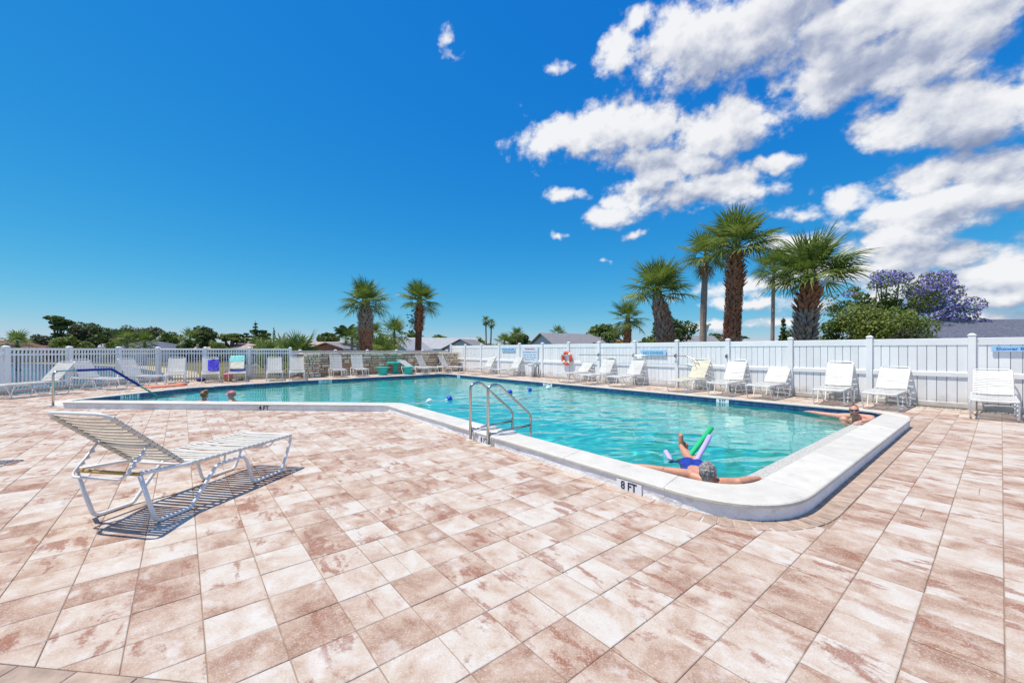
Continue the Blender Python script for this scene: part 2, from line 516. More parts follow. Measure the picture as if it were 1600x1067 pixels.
M['yellow'] = simple('ochre_sleeve', (.52, .31, .07), .5, var=.15, scale=12, dirt=((.16, .09, .04), 14, .8))
M['steel'] = simple('stainless_steel', (.56, .55, .53), .22, 1.0, var=.08, scale=6)
M['blue_grip'] = simple('blue_foam_grip', (.02, .03, .27), .75, var=.12, bump=.2)
M['teal'] = simple('teal_painted_concrete', (.03, .50, .42), .5, var=.12, scale=5)
M['orange'] = simple('orange_foam', (.80, .26, .15), .8, var=.08)
M['buoy_blue'] = simple('blue_buoy', (.01, .07, .52), .4)
M['buoy_white'] = simple('white_buoy', (.75, .78, .76), .45)
M['rope'] = simple('white_rope', (.62, .68, .66), .8)
M['red'] = simple('life_ring_red', (.72, .115, .06), .5, var=.1)
M['white'] = simple('matt_white', (.78, .79, .80), .6)
M['grey'] = simple('weathered_grey', (.34, .33, .35), .6)
M['dark'] = simple('dark_rubber', (.04, .035, .04), .6)
M['sign'] = simple('sign_white', (.70, .75, .83), .4, var=.03)
M['sign_blue'] = simple('sign_pale_blue', (.40, .62, .86), .4, var=.06)
M['txt_blue'] = simple('sign_blue_lettering', (.015, .19, .52), .5)
M['txt_teal'] = simple('sign_teal_lettering', (.02, .26, .42), .5)
M['txt_red'] = simple('sign_red_lettering', (.55, .03, .10), .5)
M['skin'] = simple('tanned_skin', (.56, .27, .18), .5, var=.16, scale=9, bump=.1, bscale=60)
M['skin_pale'] = simple('sunburnt_skin', (.64, .31, .22), .5, var=.14, scale=9)
M['tattoo'] = simple('faded_tattoo_ink', (.20, .18, .18), .6, var=.4, scale=40)
M['hair_grey'] = simple('grey_hair', (.36, .34, .335), .7, var=.75, scale=55, bump=1.0, bscale=70)
M['hair_dark'] = simple('short_dark_hair', (.055, .032, .022), .7, var=.4, scale=60)
M['hair_blond'] = simple('brown_blond_hair', (.30, .15, .055), .6, var=.5, scale=30, bump=.6, bscale=60)
M['pink'] = simple('pink_cap_cloth', (.68, .20, .21), .8, var=.1)
M['trunks'] = simple('blue_swim_trunks', (.010, .035, .30), .5, var=.5, scale=16)
M['goggle'] = simple('dark_blue_goggles', (.015, .02, .10), .15)
M['noodle_green'] = simple('green_foam', (.012, .52, .19), .7, var=.06)
M['noodle_purple'] = simple('lilac_foam', (.52, .43, .85), .7, var=.06)
M['towel_teal'] = simple('turquoise_towel', (.28, .68, .62), .9, var=.25, scale=14)
M['towel_blue'] = simple('violet_blue_towel', (.06, .05, .52), .9, var=.7, scale=9)
M['navy'] = simple('navy_cloth', (.02, .035, .20), .8, var=.3)
M['basket'] = simple('straw_basket', (.46, .25, .11), .85, var=.3, scale=30, bump=.6, bscale=60)
M['bag_pink'] = simple('pink_bag_cloth', (.75, .16, .25), .8)
M['brown'] = simple('brown_leather', (.10, .04, .03), .6)
M['bark'] = simple('grey_brown_bark', (.155, .115, .095), .9, var=.35, scale=6, bump=1.0, bscale=14, spec=.2)
M['palm_bark'] = simple('smooth_palm_bark', (.36, .28, .245), .9, var=.25, scale=7, bump=.9, bscale=12, spec=.2)
M['palm_core'] = simple('fibrous_palm_trunk', (.17, .08, .055), .95, var=.4, scale=9, bump=1.0, bscale=20, spec=.1)
M['boot_grey'] = simple('grey_leaf_base', (.40, .325, .30), .85, var=.4, scale=5, bump=.5, bscale=40, spec=.2)
M['boot_red'] = simple('russet_leaf_base', (.43, .205, .135), .85, var=.45, scale=5, bump=.5, bscale=40, spec=.2)
M['frond'] = leaf_mat('fan_palm_green', (.07, .12, .02), (.155, .23, .036), (.30, .35, .10), scale=1.4, trans=.32, rough=.42, rnd_amt=.3)
M['shaft'] = simple('green_leaf_stalks', (.17, .20, .06), .6, var=.35, scale=12)
M['frond_dead'] = leaf_mat('dry_frond', (.15, .09, .035), (.26, .16, .06), (.36, .24, .10), scale=2.0, trans=.15, rough=.7)
M['leaf_dark'] = leaf_mat('dark_foliage', (.045, .08, .02), (.092, .14, .032), (.16, .21, .06), scale=.28)
M['leaf_mid'] = leaf_mat('mid_foliage', (.048, .09, .016), (.105, .165, .03), (.19, .24, .06), scale=.3)
M['leaf_light'] = leaf_mat('bright_foliage', (.08, .125, .02), (.165, .22, .038), (.28, .32, .085), scale=.5)
M['leaf_lime'] = leaf_mat('lime_bright_leaves', (.13, .17, .025), (.23, .28, .05), (.34, .36, .11), scale=.6)  # brighter leaf colour that makes up for the big bush's own shading
M['leaf_olive'] = leaf_mat('olive_foliage', (.055, .065, .028), (.12, .125, .06), (.19, .18, .10), scale=.35)
M['leaf_rust'] = leaf_mat('rusty_foliage', (.16, .07, .025), (.28, .12, .045), (.34, .19, .08), scale=.5)
M['leaf_gold'] = leaf_mat('golden_foliage', (.26, .14, .01), (.42, .24, .02), (.50, .34, .05), scale=.5)
M['blossom'] = leaf_mat('violet_blossom', (.20, .16, .52), (.32, .27, .74), (.46, .39, .84), scale=1.2, trans=.3)
M['roof_grey'] = simple('grey_shingle', (.235, .23, .25), .9, var=.25, scale=5, bump=.5, bscale=20, spec=.15)
M['roof_slate'] = simple('slate_grey_shingle', (.115, .125, .165), .9, var=.45, scale=7, bump=.6, bscale=12, spec=.15)
M['roof_brown'] = simple('brown_shingle', (.15, .085, .07), .9, var=.3, scale=4, bump=.5, bscale=20, spec=.15)
M['roof_pale'] = simple('pale_shingle', (.36, .37, .385), .85, var=.15, scale=3, spec=.15)
M['roof_pink'] = simple('pinkish_shingle', (.40, .30, .27), .9, var=.2, scale=3, spec=.15)
M['wall_blue'] = simple('pale_blue_siding', (.50, .58, .68), .7, var=.05)
M['wall_cream'] = simple('cream_stucco', (.62, .52, .42), .85, var=.08)
M['wall_brick'] = simple('red_brick_facing', (.40, .16, .12), .9, var=.25, scale=12)
M['wall_white'] = simple('white_stucco', (.68, .68, .67), .85, var=.05)
M['fascia'] = simple('fascia_white', (.72, .72, .70), .6)
M['glass'] = simple('window_glass', (.03, .035, .05), .08, var=.1, spec=.8)
M['lamp_metal'] = simple('lamp_post_paint', (.30, .33, .33), .5)
M['lamp_glass'] = simple('frosted_lamp_glass', (.70, .74, .76), .4)
STONES = [simple('limestone_%d' % i, c, .85, var=.2, scale=7, bump=.8, bscale=18, spec=.2) for i, c in enumerate([(.82, .69, .49), (.72, .53, .36), (.86, .76, .58), (.60, .41, .28), (.74, .63, .48)])]
for i, s_ in enumerate(STONES): s_.name = ('cream', 'tan', 'pale', 'brown', 'grey')[i] + '_limestone'
M['mortar'] = simple('dark_mortar', (.20, .155, .12), .95, var=.3)  # dark brown joints between the stones
M['gravel'] = simple('shell_gravel', (.56, .50, .43), .9, var=.35, scale=14)

# pool water: thin clear surface with wind ripples; the tint of deep water is put into the plaster and refraction colours
def make_water():
    m, N = new_mat('pool_water')
    fr = N.n('ShaderNodeFresnel', {'IOR': 1.33}).outputs[0]
    rf = N.n('ShaderNodeBsdfRefraction', {'Color': (.80, .985, .99, 1), 'Roughness': 0.0, 'IOR': 1.33}).outputs[0]
    gl = N.n('ShaderNodeBsdfGlossy', {'Color': (1, 1, 1, 1), 'Roughness': .0}).outputs[0]
    s = N.n('ShaderNodeMixShader', {0: fr, 1: rf, 2: gl}).outputs[0]
    N.n('ShaderNodeOutputMaterial', {'Surface': s})
    return m
M['water'] = make_water()
m, N = new_mat('lake_water')
pos = N.n('ShaderNodeNewGeometry').outputs['Position']
b = N.n('ShaderNodeBump', {'Strength': .5, 'Distance': .1, 'Height': N.noise(pos, 1.5, 4, .6)}).outputs[0]
finish(m, N, color=(.06, .115, .17), rough=.12, normal=b)
M['lake'] = m
# ------------------------------------------------------------------ the pool: outlines
NS, NR = 24, 14
def t_o(s): return 3.395 + .0304 * s             # outer foot of the near kerb
CW = .43                                          # width of the kerb coping
BEND = ST(9.0, t_o(9.0))
LEFT_O = Vector((-10.95, 9.80, 0))
dl = (LEFT_O - BEND).normalized()
nl = Vector((-dl.y, dl.x, 0))
if nl.y < 0: nl = -nl
db = (ST(2, t_o(2)) - BEND).normalized()
nb = Vector((-db.y, db.x, 0))
if nb.dot(ST(0, 1)) < 0: nb = -nb
def bend_off(w):
    # meeting point of the two kerb lines moved inwards by w
    a, b = BEND + nl * w, BEND + nb * w
    den = dl.x * db.y - dl.y * db.x
    k = ((b - a).x * db.y - (b - a).y * db.x) / den
    return a + dl * k
END_O, END_I = ST(1.06, 10.38), ST(1.5, 10.9)
def kerb_chain(w, r):
    s = 1.06 + w * (.44 / .43)
    far = END_O.lerp(END_I, w / CW)
    cor = ST(s, t_o(s) + w)
    return [far, cor, bend_off(w), LEFT_O + nl * w], [0, r, .25, 0]
def paired(w, r):
    """kerb line at inset w, sampled so that lines of different inset pair up"""
    p, rr = kerb_chain(w, r)
    q = fillet(p, rr, 12)
    segs = [[q[0], q[1]], q[1:14], [q[13], q[14]], q[14:27], [q[26], q[27]]]
    out = [q[0]]
    for sg, n in zip(segs, (12, 0, 16, 0, 16)):
        if n:
            out += [sg[0].lerp(sg[1], k / n) for k in range(1, n + 1)]
        else:
            out += sg[1:]
    return out
K_in = paired(CW, .55)                            # inner edge of the coping
# the rest of the pool edge, from the left end of the kerb round the far side to the right end
FAR = fillet([LEFT_O + nl * CW, (-11.35, 10.30, 0), (-12.42, 11.3, 0), (-12.15, 15.0, 0), (-9.96, 18.39, 0), ST(21.2, 12.28), ST(1.5, 12.28), END_I],
             [0, .2, .7, 1.2, 1.6, .8, 1.25, 0], 8)
POOL = [Vector((p[0], p[1], 0)) for p in (K_in + FAR[1:-1])]
WATER_Z = -.12

# ground, lake, deck bed
DECK = [(-15.95, -4), (16, -4)] + [tuple(ST(s, 14.62))[:2] for s in (-6, 24.4)] + [tuple(ST(24.5, 4.6))[:2], (-11.2, 20.45), (-15.98, 18.3)]
DECKV = [Vector((*p, 0)) for p in DECK]
def shrink(poly, k):
    c = Vector((sum(p[0] for p in poly) / len(poly), sum(p[1] for p in poly) / len(poly)))
    return [(c.x + (p[0] - c.x) * k, c.y + (p[1] - c.y) * k) for p in poly]
flat('ground', [[(-2500, -60), (2500, -60), (2500, 4000), (-2500, 4000)], shrink(DECK, .99)], -.30, M['grass'], kind='structure')
LAKE = [(-19.2, 2), (-18.8, 14), (-18.4, 19.0), (-18.6, 21.4), (-21.5, 25.5), (-27, 31), (-40, 42), (-62, 52), (-120, 58), (-160, 40), (-160, 2)]
flat('lake_shore', [[(p[0] + (1.0 if p[0] > -25 else 2), p[1] + (.9 if p[1] > 15 else 0)) for p in LAKE], ], -.296, M['sand'], kind='structure')
flat('lake', [LAKE], -.292, M['lake'], kind='structure')

deck = flat('pool_deck', [DECK, [(p.x, p.y) for p in POOL]], -.0065, M['bed'], kind='structure')
mb = MB()
for i in range(len(DECKV)):
    a, b = DECKV[i], DECKV[(i + 1) % len(DECKV)]
    mb.add([a + Vector((0, 0, -.4)), b + Vector((0, 0, -.4)), b + Vector((0, 0, -.0065)), a + Vector((0, 0, -.0065))], [(0, 1, 2, 3)])
mb.build('deck_edge', M['bed'], deck)

# pavers: 300 nearest as parts, the rest as one part
random.seed(5)
RIM = [p for p in POOL]
def near_pool(p):
    return inside(p, RIM)
cells = []
F0 = (Vector((-2.32, 1.824)), Vector((-1.283, 1.712)))
fd = (F0[1] - F0[0]).normalized()
fn = Vector((-fd.y, fd.x))
def clip_half(poly, p0, n):
    """keeps the side of the line through p0 on which n points"""
    out = []
    for i in range(len(poly)):
        a, b = poly[i], poly[(i + 1) % len(poly)]
        da, dbb = (a - p0).dot(n), (b - p0).dot(n)
        if da >= 0: out.append(a)
        if (da >= 0) != (dbb >= 0): out.append(a.lerp(b, da / (da - dbb)))
    return out
SOLD_S = .87                                       # the field ends here beside the right kerb
for i in range(-70, 50):
    for j in range(-30, 85):
        t, s = T0 + i * PITCH, S0 + j * PITCH
        c = ST(s + PITCH / 2, t + PITCH / 2)
        if c.y < -3.5 or not inside(c, DECK): continue
        if t + PITCH > 14.25 and s < 6: continue
        cor = [ST(s, t), ST(s + PITCH, t), ST(s + PITCH, t + PITCH), ST(s, t + PITCH)]
        if all(near_pool(q) for q in cor) : continue
        if any(near_pool(q) for q in cor) and inside(c, RIM): continue
        parts = [(0, 0, 1, 1)]
        r = random.random()
        if r < .025: parts = [(0, 0, 1, .5), (0, .5, 1, 1)]
        elif r < .05: parts = [(0, 0, .5, 1), (.5, 0, 1, 1)]
        for (a0, b0, a1, b1) in parts:
            q = [ST(s + b0 * PITCH, t + a0 * PITCH).xy, ST(s + b0 * PITCH, t + a1 * PITCH).xy, ST(s + b1 * PITCH, t + a1 * PITCH).xy, ST(s + b1 * PITCH, t + a0 * PITCH).xy]
            whole = parts[0] == (0, 0, 1, 1)
            if t + PITCH > 4.0 and t < 10.7 and s < SOLD_S < s + PITCH:
                q = clip_half(q, ST(SOLD_S, t).xy, -ST(1, 0).xy); whole = False
            elif t + PITCH > 4.0 and t < 10.4 and s >= SOLD_S and s < 1.3: continue
            if all((p - F0[0]).dot(fn) < 0 for p in q): continue
            if any((p - F0[0]).dot(fn) < 0 for p in q):
                q = clip_half(q, F0[0], fn); whole = False
            if len(q) < 3: continue
            cells.append((q, whole))
def paver_geo(mb, q, z, gap=.0022, ch=.0035):
    c = sum(q, Vector((0, 0))) / len(q)
    def ins(k): return [p + (c - p) * (k / max((c - p).length, .02)) for p in q]
    a, b = ins(gap * 1.41), ins((gap + ch) * 1.41)
    n = len(q)
    vs = [(p.x, p.y, z - .011) for p in a] + [(p.x, p.y, z - ch * .8) for p in a] + [(p.x, p.y, z) for p in b]
    fs = [tuple(2 * n + k for k in range(n))]
    for k in range(n):
        l = (k + 1) % n
        fs += [(k, l, n + l, n + k), (n + k, n + l, 2 * n + l, 2 * n + k)]
    area = sum(q[k].x * q[(k + 1) % n].y - q[(k + 1) % n].x * q[k].y for k in range(n))
    if area < 0: fs = [tuple(reversed(f)) for f in fs]
    mb.add(vs, fs)
def in_view(c):
    if c.y < .6: return False
    u, v = 800 + FOC * c.x / c.y, VH + FOC * CAM_H / c.y
    return -30 < u < 1630 and v < 1090
def cen(q): return sum(q, Vector((0, 0))) / len(q)
order = sorted(range(len(cells)), key=lambda k: (0 if in_view(cen(cells[k][0])) else 1, cen(cells[k][0]).y))
shared = None
rest = MB()
for n_, k in enumerate(order):
    q, whole = cells[k]
    c = cen(q)
    z = random.uniform(-.0016, .0012)
    if n_ < 300:
        if whole:
            if shared is None:
                mb = MB()
                h = PITCH / 2
                paver_geo(mb, [Vector((-h, -h)), Vector((h, -h)), Vector((h, h)), Vector((-h, h))], 0)
                shared = mb.mesh('paver', M['paver'])
            link('paver', shared, deck, loc=(c.x, c.y, z), rot=(random.uniform(-.004, .004), random.uniform(-.004, .004), ANG_A + random.uniform(-.004, .004)))
        else:
            mb = MB()
            paver_geo(mb, [p - c for p in q], 0)
            mb.build('paver', M['paver'], deck, loc=(c.x, c.y, z))
    else:
        paver_geo(rest, q, z)
rest.build('paver_field', M['paver'], deck, kind='stuff')

# narrow border pavers: round the kerb corner, beside the right kerb, and across the near left corner
mb0 = MB()
def soldier(path, w, step, inward, z=.001, name='border_paver'):
    cum = cumlen(path)
    n = int(cum[-1] / step)
    for k in range(n):
        a, b = along(path, cum, k * step), along(path, cum, (k + 1) * step)
        d = (b - a).normalized()
        nrm = Vector((-d.y, d.x, 0)) * inward
        q = [a.xy, b.xy, (b + nrm * w).xy, (a + nrm * w).xy]
        c = cen(q)
        mb = MB()
        paver_geo(mb, [p - c for p in q], 0, gap=.002, ch=.003)
        mb.build(name, M['soldier'], deck, loc=(c.x, c.y, z + random.uniform(-.001, .001)))
out_line = paired(.02, .92)
part_line = [p for p in out_line if p.y < 7.6 and p.x > 1.45]
soldier(part_line, .205, .105, 1 if (Vector((-(part_line[1] - part_line[0]).y, (part_line[1] - part_line[0]).x, 0))).dot(ST(-1, 0)) > 0 else -1, z=.0045)
for row in range(3):
    a, b = F0[0] - fd * .5 - fn * (.003 + .205 * row), F0[1] + fd * .9 - fn * (.003 + .205 * row)
    soldier([Vector((*a, 0)), Vector((*b, 0))], .2, .3, -1 if True else 1)

# ---- basin: plaster shell, blue tile band, flush coping on the far side
basin = MB()
n = len(POOL)
def depth(p):
    s = -SA * p.x + CA * p.y
    t = CA * p.x + SA * p.y
    d = 2.05 - .95 * clamp((s - 8.5) / 5.5) 
    w = clamp((2.5 - t) / 2.0)
    return d * (1 - w) + 1.08 * w
for i in range(n):
    a, b = POOL[i], POOL[(i + 1) % n]
    basin.add([(a.x, a.y, -2.6), (b.x, b.y, -2.6), (b.x, b.y, -.014), (a.x, a.y, -.014)], [(0, 1, 2, 3)])
xs = [p.x for p in POOL]; ys = [p.y for p in POOL]
x0, x1, y0, y1 = min(xs) - .5, max(xs) + .5, min(ys) - .5, max(ys) + .5
nx, ny = int((x1 - x0) / .5) + 1, int((y1 - y0) / .5) + 1
vs = [(x0 + i * .5, y0 + j * .5, -depth(Vector((x0 + i * .5, y0 + j * .5, 0)))) for j in range(ny + 1) for i in range(nx + 1)]
fs = [(j * (nx + 1) + i, j * (nx + 1) + i + 1, (j + 1) * (nx + 1) + i + 1, (j + 1) * (nx + 1) + i) for j in range(ny) for i in range(nx)]
basin.add(vs, fs)
basin_o = basin.build('pool_basin', M['plaster'], kind='structure')

# tile band on the visible far walls: single tiles, set a little proud of the grout
tiles, grout = MB(), MB()
fp = [Vector((p[0], p[1], 0)) for p in FAR]
cum = cumlen(fp)
def wall_frame(d, w=.02):
    a, b = along(fp, cum, d - w), along(fp, cum, d + w)
    x = (b - a).normalized()
    return along(fp, cum, d), x
def inward(p, x):
    nrm = Vector((-x.y, x.x, 0))
    return nrm if inside(p + nrm * .05, POOL) else -nrm
k = 0
d = .05
while d < cum[-1] - .05:
    p, x = wall_frame(d)
    nrm = inward(p, x)
    Mx = Matrix((x, nrm, Vector((0, 0, 1)))).transposed()
    for zc in (-.089, -.242):
        tiles.box(p + nrm * .006 + Vector((0, 0, zc)), (.146, .016, .146), Mx)
    d += .152
tiles.build('tile_band', M['tile'], basin_o, kind='stuff')
# flush coping slabs
d = 0.0
while d < cum[-1] - .1:
    d2 = min(d + .62, cum[-1])
    ds = [d + (d2 - d) * q / 4 for q in range(5)]
    ring_i, ring_o = [], []
    for q in ds:
        p, x = wall_frame(clamp(q, .03, cum[-1] - .03))
        nrm = inward(p, x)
        p = along(fp, cum, q)
        ring_i.append(p + nrm * .03); ring_o.append(p - nrm * .30)
    mb = MB()
    g_ = (d2 - d) * .004
    vs = []
    for zz in (-.013, .014):
        for r_ in (ring_i, ring_o):
            vs += [(p.x, p.y, zz if r_ is ring_i or zz < 0 else zz - .003) for p in r_]
    fs = []
    for q in range(4):
        fs += [(10 + q, 10 + q + 1, 15 + q + 1, 15 + q), (q, q + 1, 10 + q + 1, 10 + q), (5 + q + 1, 5 + q, 15 + q, 15 + q + 1), (q + 1, q, 5 + q, 5 + q + 1)]
    fs += [(0, 10, 15, 5), (4, 9, 19, 14)]
    mb.add(vs, fs)
    c0 = sum((Vector(v) for v in vs), Vector()) / len(vs)
    mb.v = [tuple(Vector((v[0], v[1], v[2])).lerp(Vector((c0.x, c0.y, v[2])), .006)) for v in mb.v]
    mb.build('coping_slab', M['flush_coping'], basin_o)
    d = d2

# ---- raised kerb on the near side
kerb = thing('pool_kerb', 'raised white painted kerb round the near side of the pool marked 4 FT and 8 FT', 'kerb', tuple(ST(1.5, 4.2)))
kb = kerb.location.copy()
mb = MB()
a_, b_ = paired(.008, .9), paired(CW - .02, .57)
m_ = len(a_)
def sub(ps, z): return [(p.x - kb.x, p.y - kb.y, z) for p in ps]
rows = [sub(a_, -.011), sub(a_, .03), sub(a_, .075), sub(a_, .112)]
rows[1] = [(x + random.uniform(-.006, .006), y + random.uniform(-.006, .006), z) for x, y, z in rows[1]]
rows[2] = [(x + random.uniform(-.006, .006), y + random.uniform(-.006, .006), z) for x, y, z in rows[2]]
rows += [sub(b_, .112), sub(b_, -.4)]
vs = [p for r_ in rows for p in r_]
fs = []
for r_ in range(len(rows) - 1):
    for k in range(m_ - 1):
        fs.append((r_ * m_ + k, r_ * m_ + k + 1, (r_ + 1) * m_ + k + 1, (r_ + 1) * m_ + k))
for k in (0, m_ - 1):
    fs.append(tuple(r_ * m_ + k for r_ in range(len(rows) - 1)))
mb.add(vs, fs)
mb.build('kerb_wall', M['curbwall'], kerb)
# coping slabs, each with a rounded nose
prof = [(-.006, .113), (-.010, .12), (-.010, .141), (-.003, .149), (.008, .152), (.2, .154), (CW - .012, .152), (CW - .002, .147), (CW, .128), (CW, .113)]
lines = [paired(w, .9 - .8 * max(0, w)) for w, _ in prof]
cl = cumlen(lines[5])
cuts = [0]
for k in range(1, m_):
    if cl[k] - cl[cuts[-1]] > 1.15 or k == m_ - 1: cuts.append(k)
for c0, c1 in zip(cuts, cuts[1:]):
    mb = MB()
    vs, fs = [], []
    P = len(prof)
    for k in range(c0, c1 + 1):
        for q, (w, z) in enumerate(prof):
            p = lines[q][k]
            if k in (c0, c1):
                o_ = lines[q][c0 + 1] if k == c0 else lines[q][c1 - 1]
                p = p + (o_ - p).normalized() * .0025
            vs.append((p.x - kb.x, p.y - kb.y, z))
    L = c1 - c0
    for k in range(L):
        for q in range(P):
            r_ = (q + 1) % P
            fs.append((k * P + q, (k + 1) * P + q, (k + 1) * P + r_, k * P + r_))
    fs += [tuple(range(P)), tuple(L * P + q for q in range(P - 1, -1, -1))]
    mb.add(vs, fs)
    mb.build('coping_slab', M['coping'], kerb, smooth=False)
# pebbled ledge inside the kerb, just clear of the water
la, lb = paired(CW - .03, .58), paired(CW + .44, .25)
mb = MB()
rows = [sub(la, -.10), sub(lb, -.10), sub(lb, -.9)]
rows[0] = [(p[0], p[1], -.085) for p in rows[0]]
vs = [p for r_ in rows for p in r_]
fs = [(r_ * m_ + k, r_ * m_ + k + 1, (r_ + 1) * m_ + k + 1, (r_ + 1) * m_ + k) for r_ in range(2) for k in range(m_ - 1)]
mb.add(vs, fs)
mb.build('pool_ledge', M['ledge'], kerb)

# ---- water: a rippled surface, modelled wave by wave
def wave(x, y):
    p = Vector((x * .82 + y * .25, y * 1.45 - x * .30, 0))
    h = .0105 * noise.noise(p * 1.15) + .0085 * noise.noise(p * 2.5 + Vector((7, 3, 1))) + .0042 * noise.noise(p * 5.2 + Vector((1, 9, 4)))
    calm = clamp(.45 + .9 * (noise.noise(Vector((x * .22, y * .22, 5))) + .25), .35, 1.15)
    return 1.25 * h * calm
STEP = .055
gx0, gy0 = min(xs) - .1, min(ys) - .1
nxw, nyw = int((max(xs) + .1 - gx0) / STEP) + 1, int((max(ys) + .1 - gy0) / STEP) + 1
# distance test against a coarse mask, so that the sheet runs just under the edge of the basin
CELL = .25
mask = {}
def wet(i, j):
    x, y = gx0 + i * STEP, gy0 + j * STEP
    k = (int((x - gx0) / CELL), int((y - gy0) / CELL))
    if k not in mask:
        cx, cy = gx0 + (k[0] + .5) * CELL, gy0 + (k[1] + .5) * CELL
        ins = [inside((cx + a * .19, cy + b * .19), POOL) for a in (-1, 0, 1) for b in (-1, 0, 1)]
        mask[k] = 1 if all(ins) else (0 if not any(ins) else 2)
    return mask[k] == 1 or (mask[k] == 2 and any(inside((x + a * .06, y + b * .06), POOL) for a in (-1, 1) for b in (-1, 1)))
wv_, idx_, wf_ = [], {}, []
def wvert(i, j):
    if (i, j) not in idx_:
        idx_[(i, j)] = len(wv_)
        x, y = gx0 + i * STEP, gy0 + j * STEP
        wv_.append((x, y, WATER_Z + wave(x, y)))
    return idx_[(i, j)]
for j in range(nyw):
    for i in range(nxw):
        if wet(i, j) and wet(i + 1, j + 1):
            wf_.append((wvert(i, j), wvert(i + 1, j), wvert(i + 1, j + 1), wvert(i, j + 1)))
mb = MB(); mb.add(wv_, wf_)
water_o = mb.build('pool_water', M['water'], smooth=True, kind='structure')
water_o.cycles.is_caustics_caster = True
basin_o.cycles.is_caustics_receiver = True
sun_d.cycles.is_caustics_light = True

# ---- lettering
def text_mesh(txt, size, m, depth=.002, bold=0.0, width=1.0):
    cu = bpy.data.curves.new('lettering', 'FONT')
    cu.body = txt
    cu.size = size
    cu.align_x, cu.align_y = 'CENTER', 'CENTER'
    cu.extrude = depth
    cu.offset = bold
    cu.space_line = .95
    cu.resolution_u = 3
    o = bpy.data.objects.new('lettering', cu)
    COL.objects.link(o)
    dg = bpy.context.evaluated_depsgraph_get()
    me = bpy.data.meshes.new_from_object(o.evaluated_get(dg))
    COL.objects.unlink(o)
    bpy.data.objects.remove(o)
    bpy.data.curves.remove(cu)
    if width != 1.0:
        for v in me.vertices: v.co.x *= width
    me.materials.clear()
    me.materials.append(m)
    return me
def facing(x, nrm):
    """rotation that puts a text's x along x and its face along nrm"""
    x = Vector(x).normalized(); nrm = Vector(nrm).normalized()
    y = nrm.cross(x)
    return Matrix((x, y, nrm)).transposed().to_euler()
def marker(parent, txt, p, x, nrm, w, h, size, base=Vector((0, 0, 0)), plate=True):
    o = None
    rot = facing(x, nrm)
    if plate:
        mb = MB()
        # one square tile for each sign
        k = max(1, round(w / h * 1.0))
        for q in range(k):
            mb.box(((q + .5) * w / k - w / 2, 0, 0), (w / k - .004, h, .008))
        o = mb.build('depth_marker', M['marker'], parent, loc=tuple(p - base), rot=rot)
        link('lettering', text_mesh(txt, size, M['ink'], .001, size * .022, .92), o, loc=(0, -size * .03, .0056))
    else:
        o = link('lettering', text_mesh(txt, size, M['ink'], .001, size * .022, .92), parent, loc=tuple(p - base), rot=rot)
    return o
def kerb_marker(s, txt, plate, dz=.053, size=.105, w=.30):
    x = (ST(s - .1, t_o(s - .1)) - ST(s + .1, t_o(s + .1))).normalized()
    nr = Vector((x.y, -x.x, 0))
    if nr.dot(ST(0, -1)) < 0: nr = -nr
    p = ST(s, t_o(s) + .008) + nr * .010
    p.z = dz
    marker(kerb, txt, p, x, nr, w, .105, size, kb, plate)
kerb_marker(2.37, '8 FT', True, size=.112)
kerb_marker(4.98, '8 FT', True, size=.105)
x = -dl
nr = Vector((x.y, -x.x, 0))
if nr.y > 0: nr = -nr
pp = LEFT_O.lerp(BEND, (-5.85 + 10.95) / (BEND.x + 10.95)) + nl * .008 + nr * .011
pp.z = .056
marker(kerb, '4 FT', pp, x, nr, .3, .1, .145, kb, False)
def far_marker(d, txt, w=.34, size=.11):
    p, x = wall_frame(d)
    nr = inward(p, x)
    if (Vector((nr.y, -nr.x, 0))).dot(x) > 0: x = -x
    x = Vector((-nr.y, nr.x, 0))
    q = p + nr * .019
    q.z = -.066
    marker(basin_o, txt, q, x, nr, w, .115, size)
def d_of(target):
    return min((k * .02 for k in range(int(cum[-1] / .02))), key=lambda q: (along(fp, cum, q) - target).length)
far_marker(d_of(at(1127, 623)), '8 FT', .36)
far_marker(d_of(at(864, 597.5)), '5 FT 6 IN', .56, .105)
far_marker(d_of(at(721, 585.5)), '5 FT', .3)
far_marker(d_of(at(507, 593)), '3 FT 4 IN', .62, .095)
far_marker(d_of(at(208, 616)), '3 FT 5 IN', .60, .118)
# ------------------------------------------------------------------ right fence: white privacy boards
random.seed(8)
FT = 14.5
FP = 1.838
fence = thing('privacy_fence', 'tall white vinyl privacy fence of upright boards along the right side of the pool', 'fence', tuple(ST(.44, FT)), ANG_S)
# local x runs along +s, local y towards the pool
def shared_box(name, size, m, ch=.004):
    mb = MB(); mb.cbox((0, 0, 0), size, ch); return mb.mesh(name, m)
post_me = shared_box('fence_post', (.127, .127, 1.80), M['post_vinyl'], .006)
mb = MB(); mb.box((0, 0, .012), (.145, .145, .024)); mb.box((0, 0, .04), (.138, .138, .032), taper=.35); cap_me = mb.mesh('post_cap', M['post_vinyl'])
pw = (FP - .127) / 10
pk_me = shared_box('fence_board', (pw - .011, .022, 1.62), M['vinyl'])
tr_me = shared_box('top_rail', (FP - .127 - .004, .046, .165), M['vinyl'], .006)
mr_me = shared_box('middle_rail', (FP - .127 - .004, .06, .115), M['vinyl'], .012)
br_me = shared_box('bottom_rail', (FP - .127 - .004, .046, .12), M['vinyl'], .006)
mb = MB(); mb.box((0, 0, 0), (FP - .13, .004, 1.5)); bk_me = mb.mesh('backing_board', M['grey'])
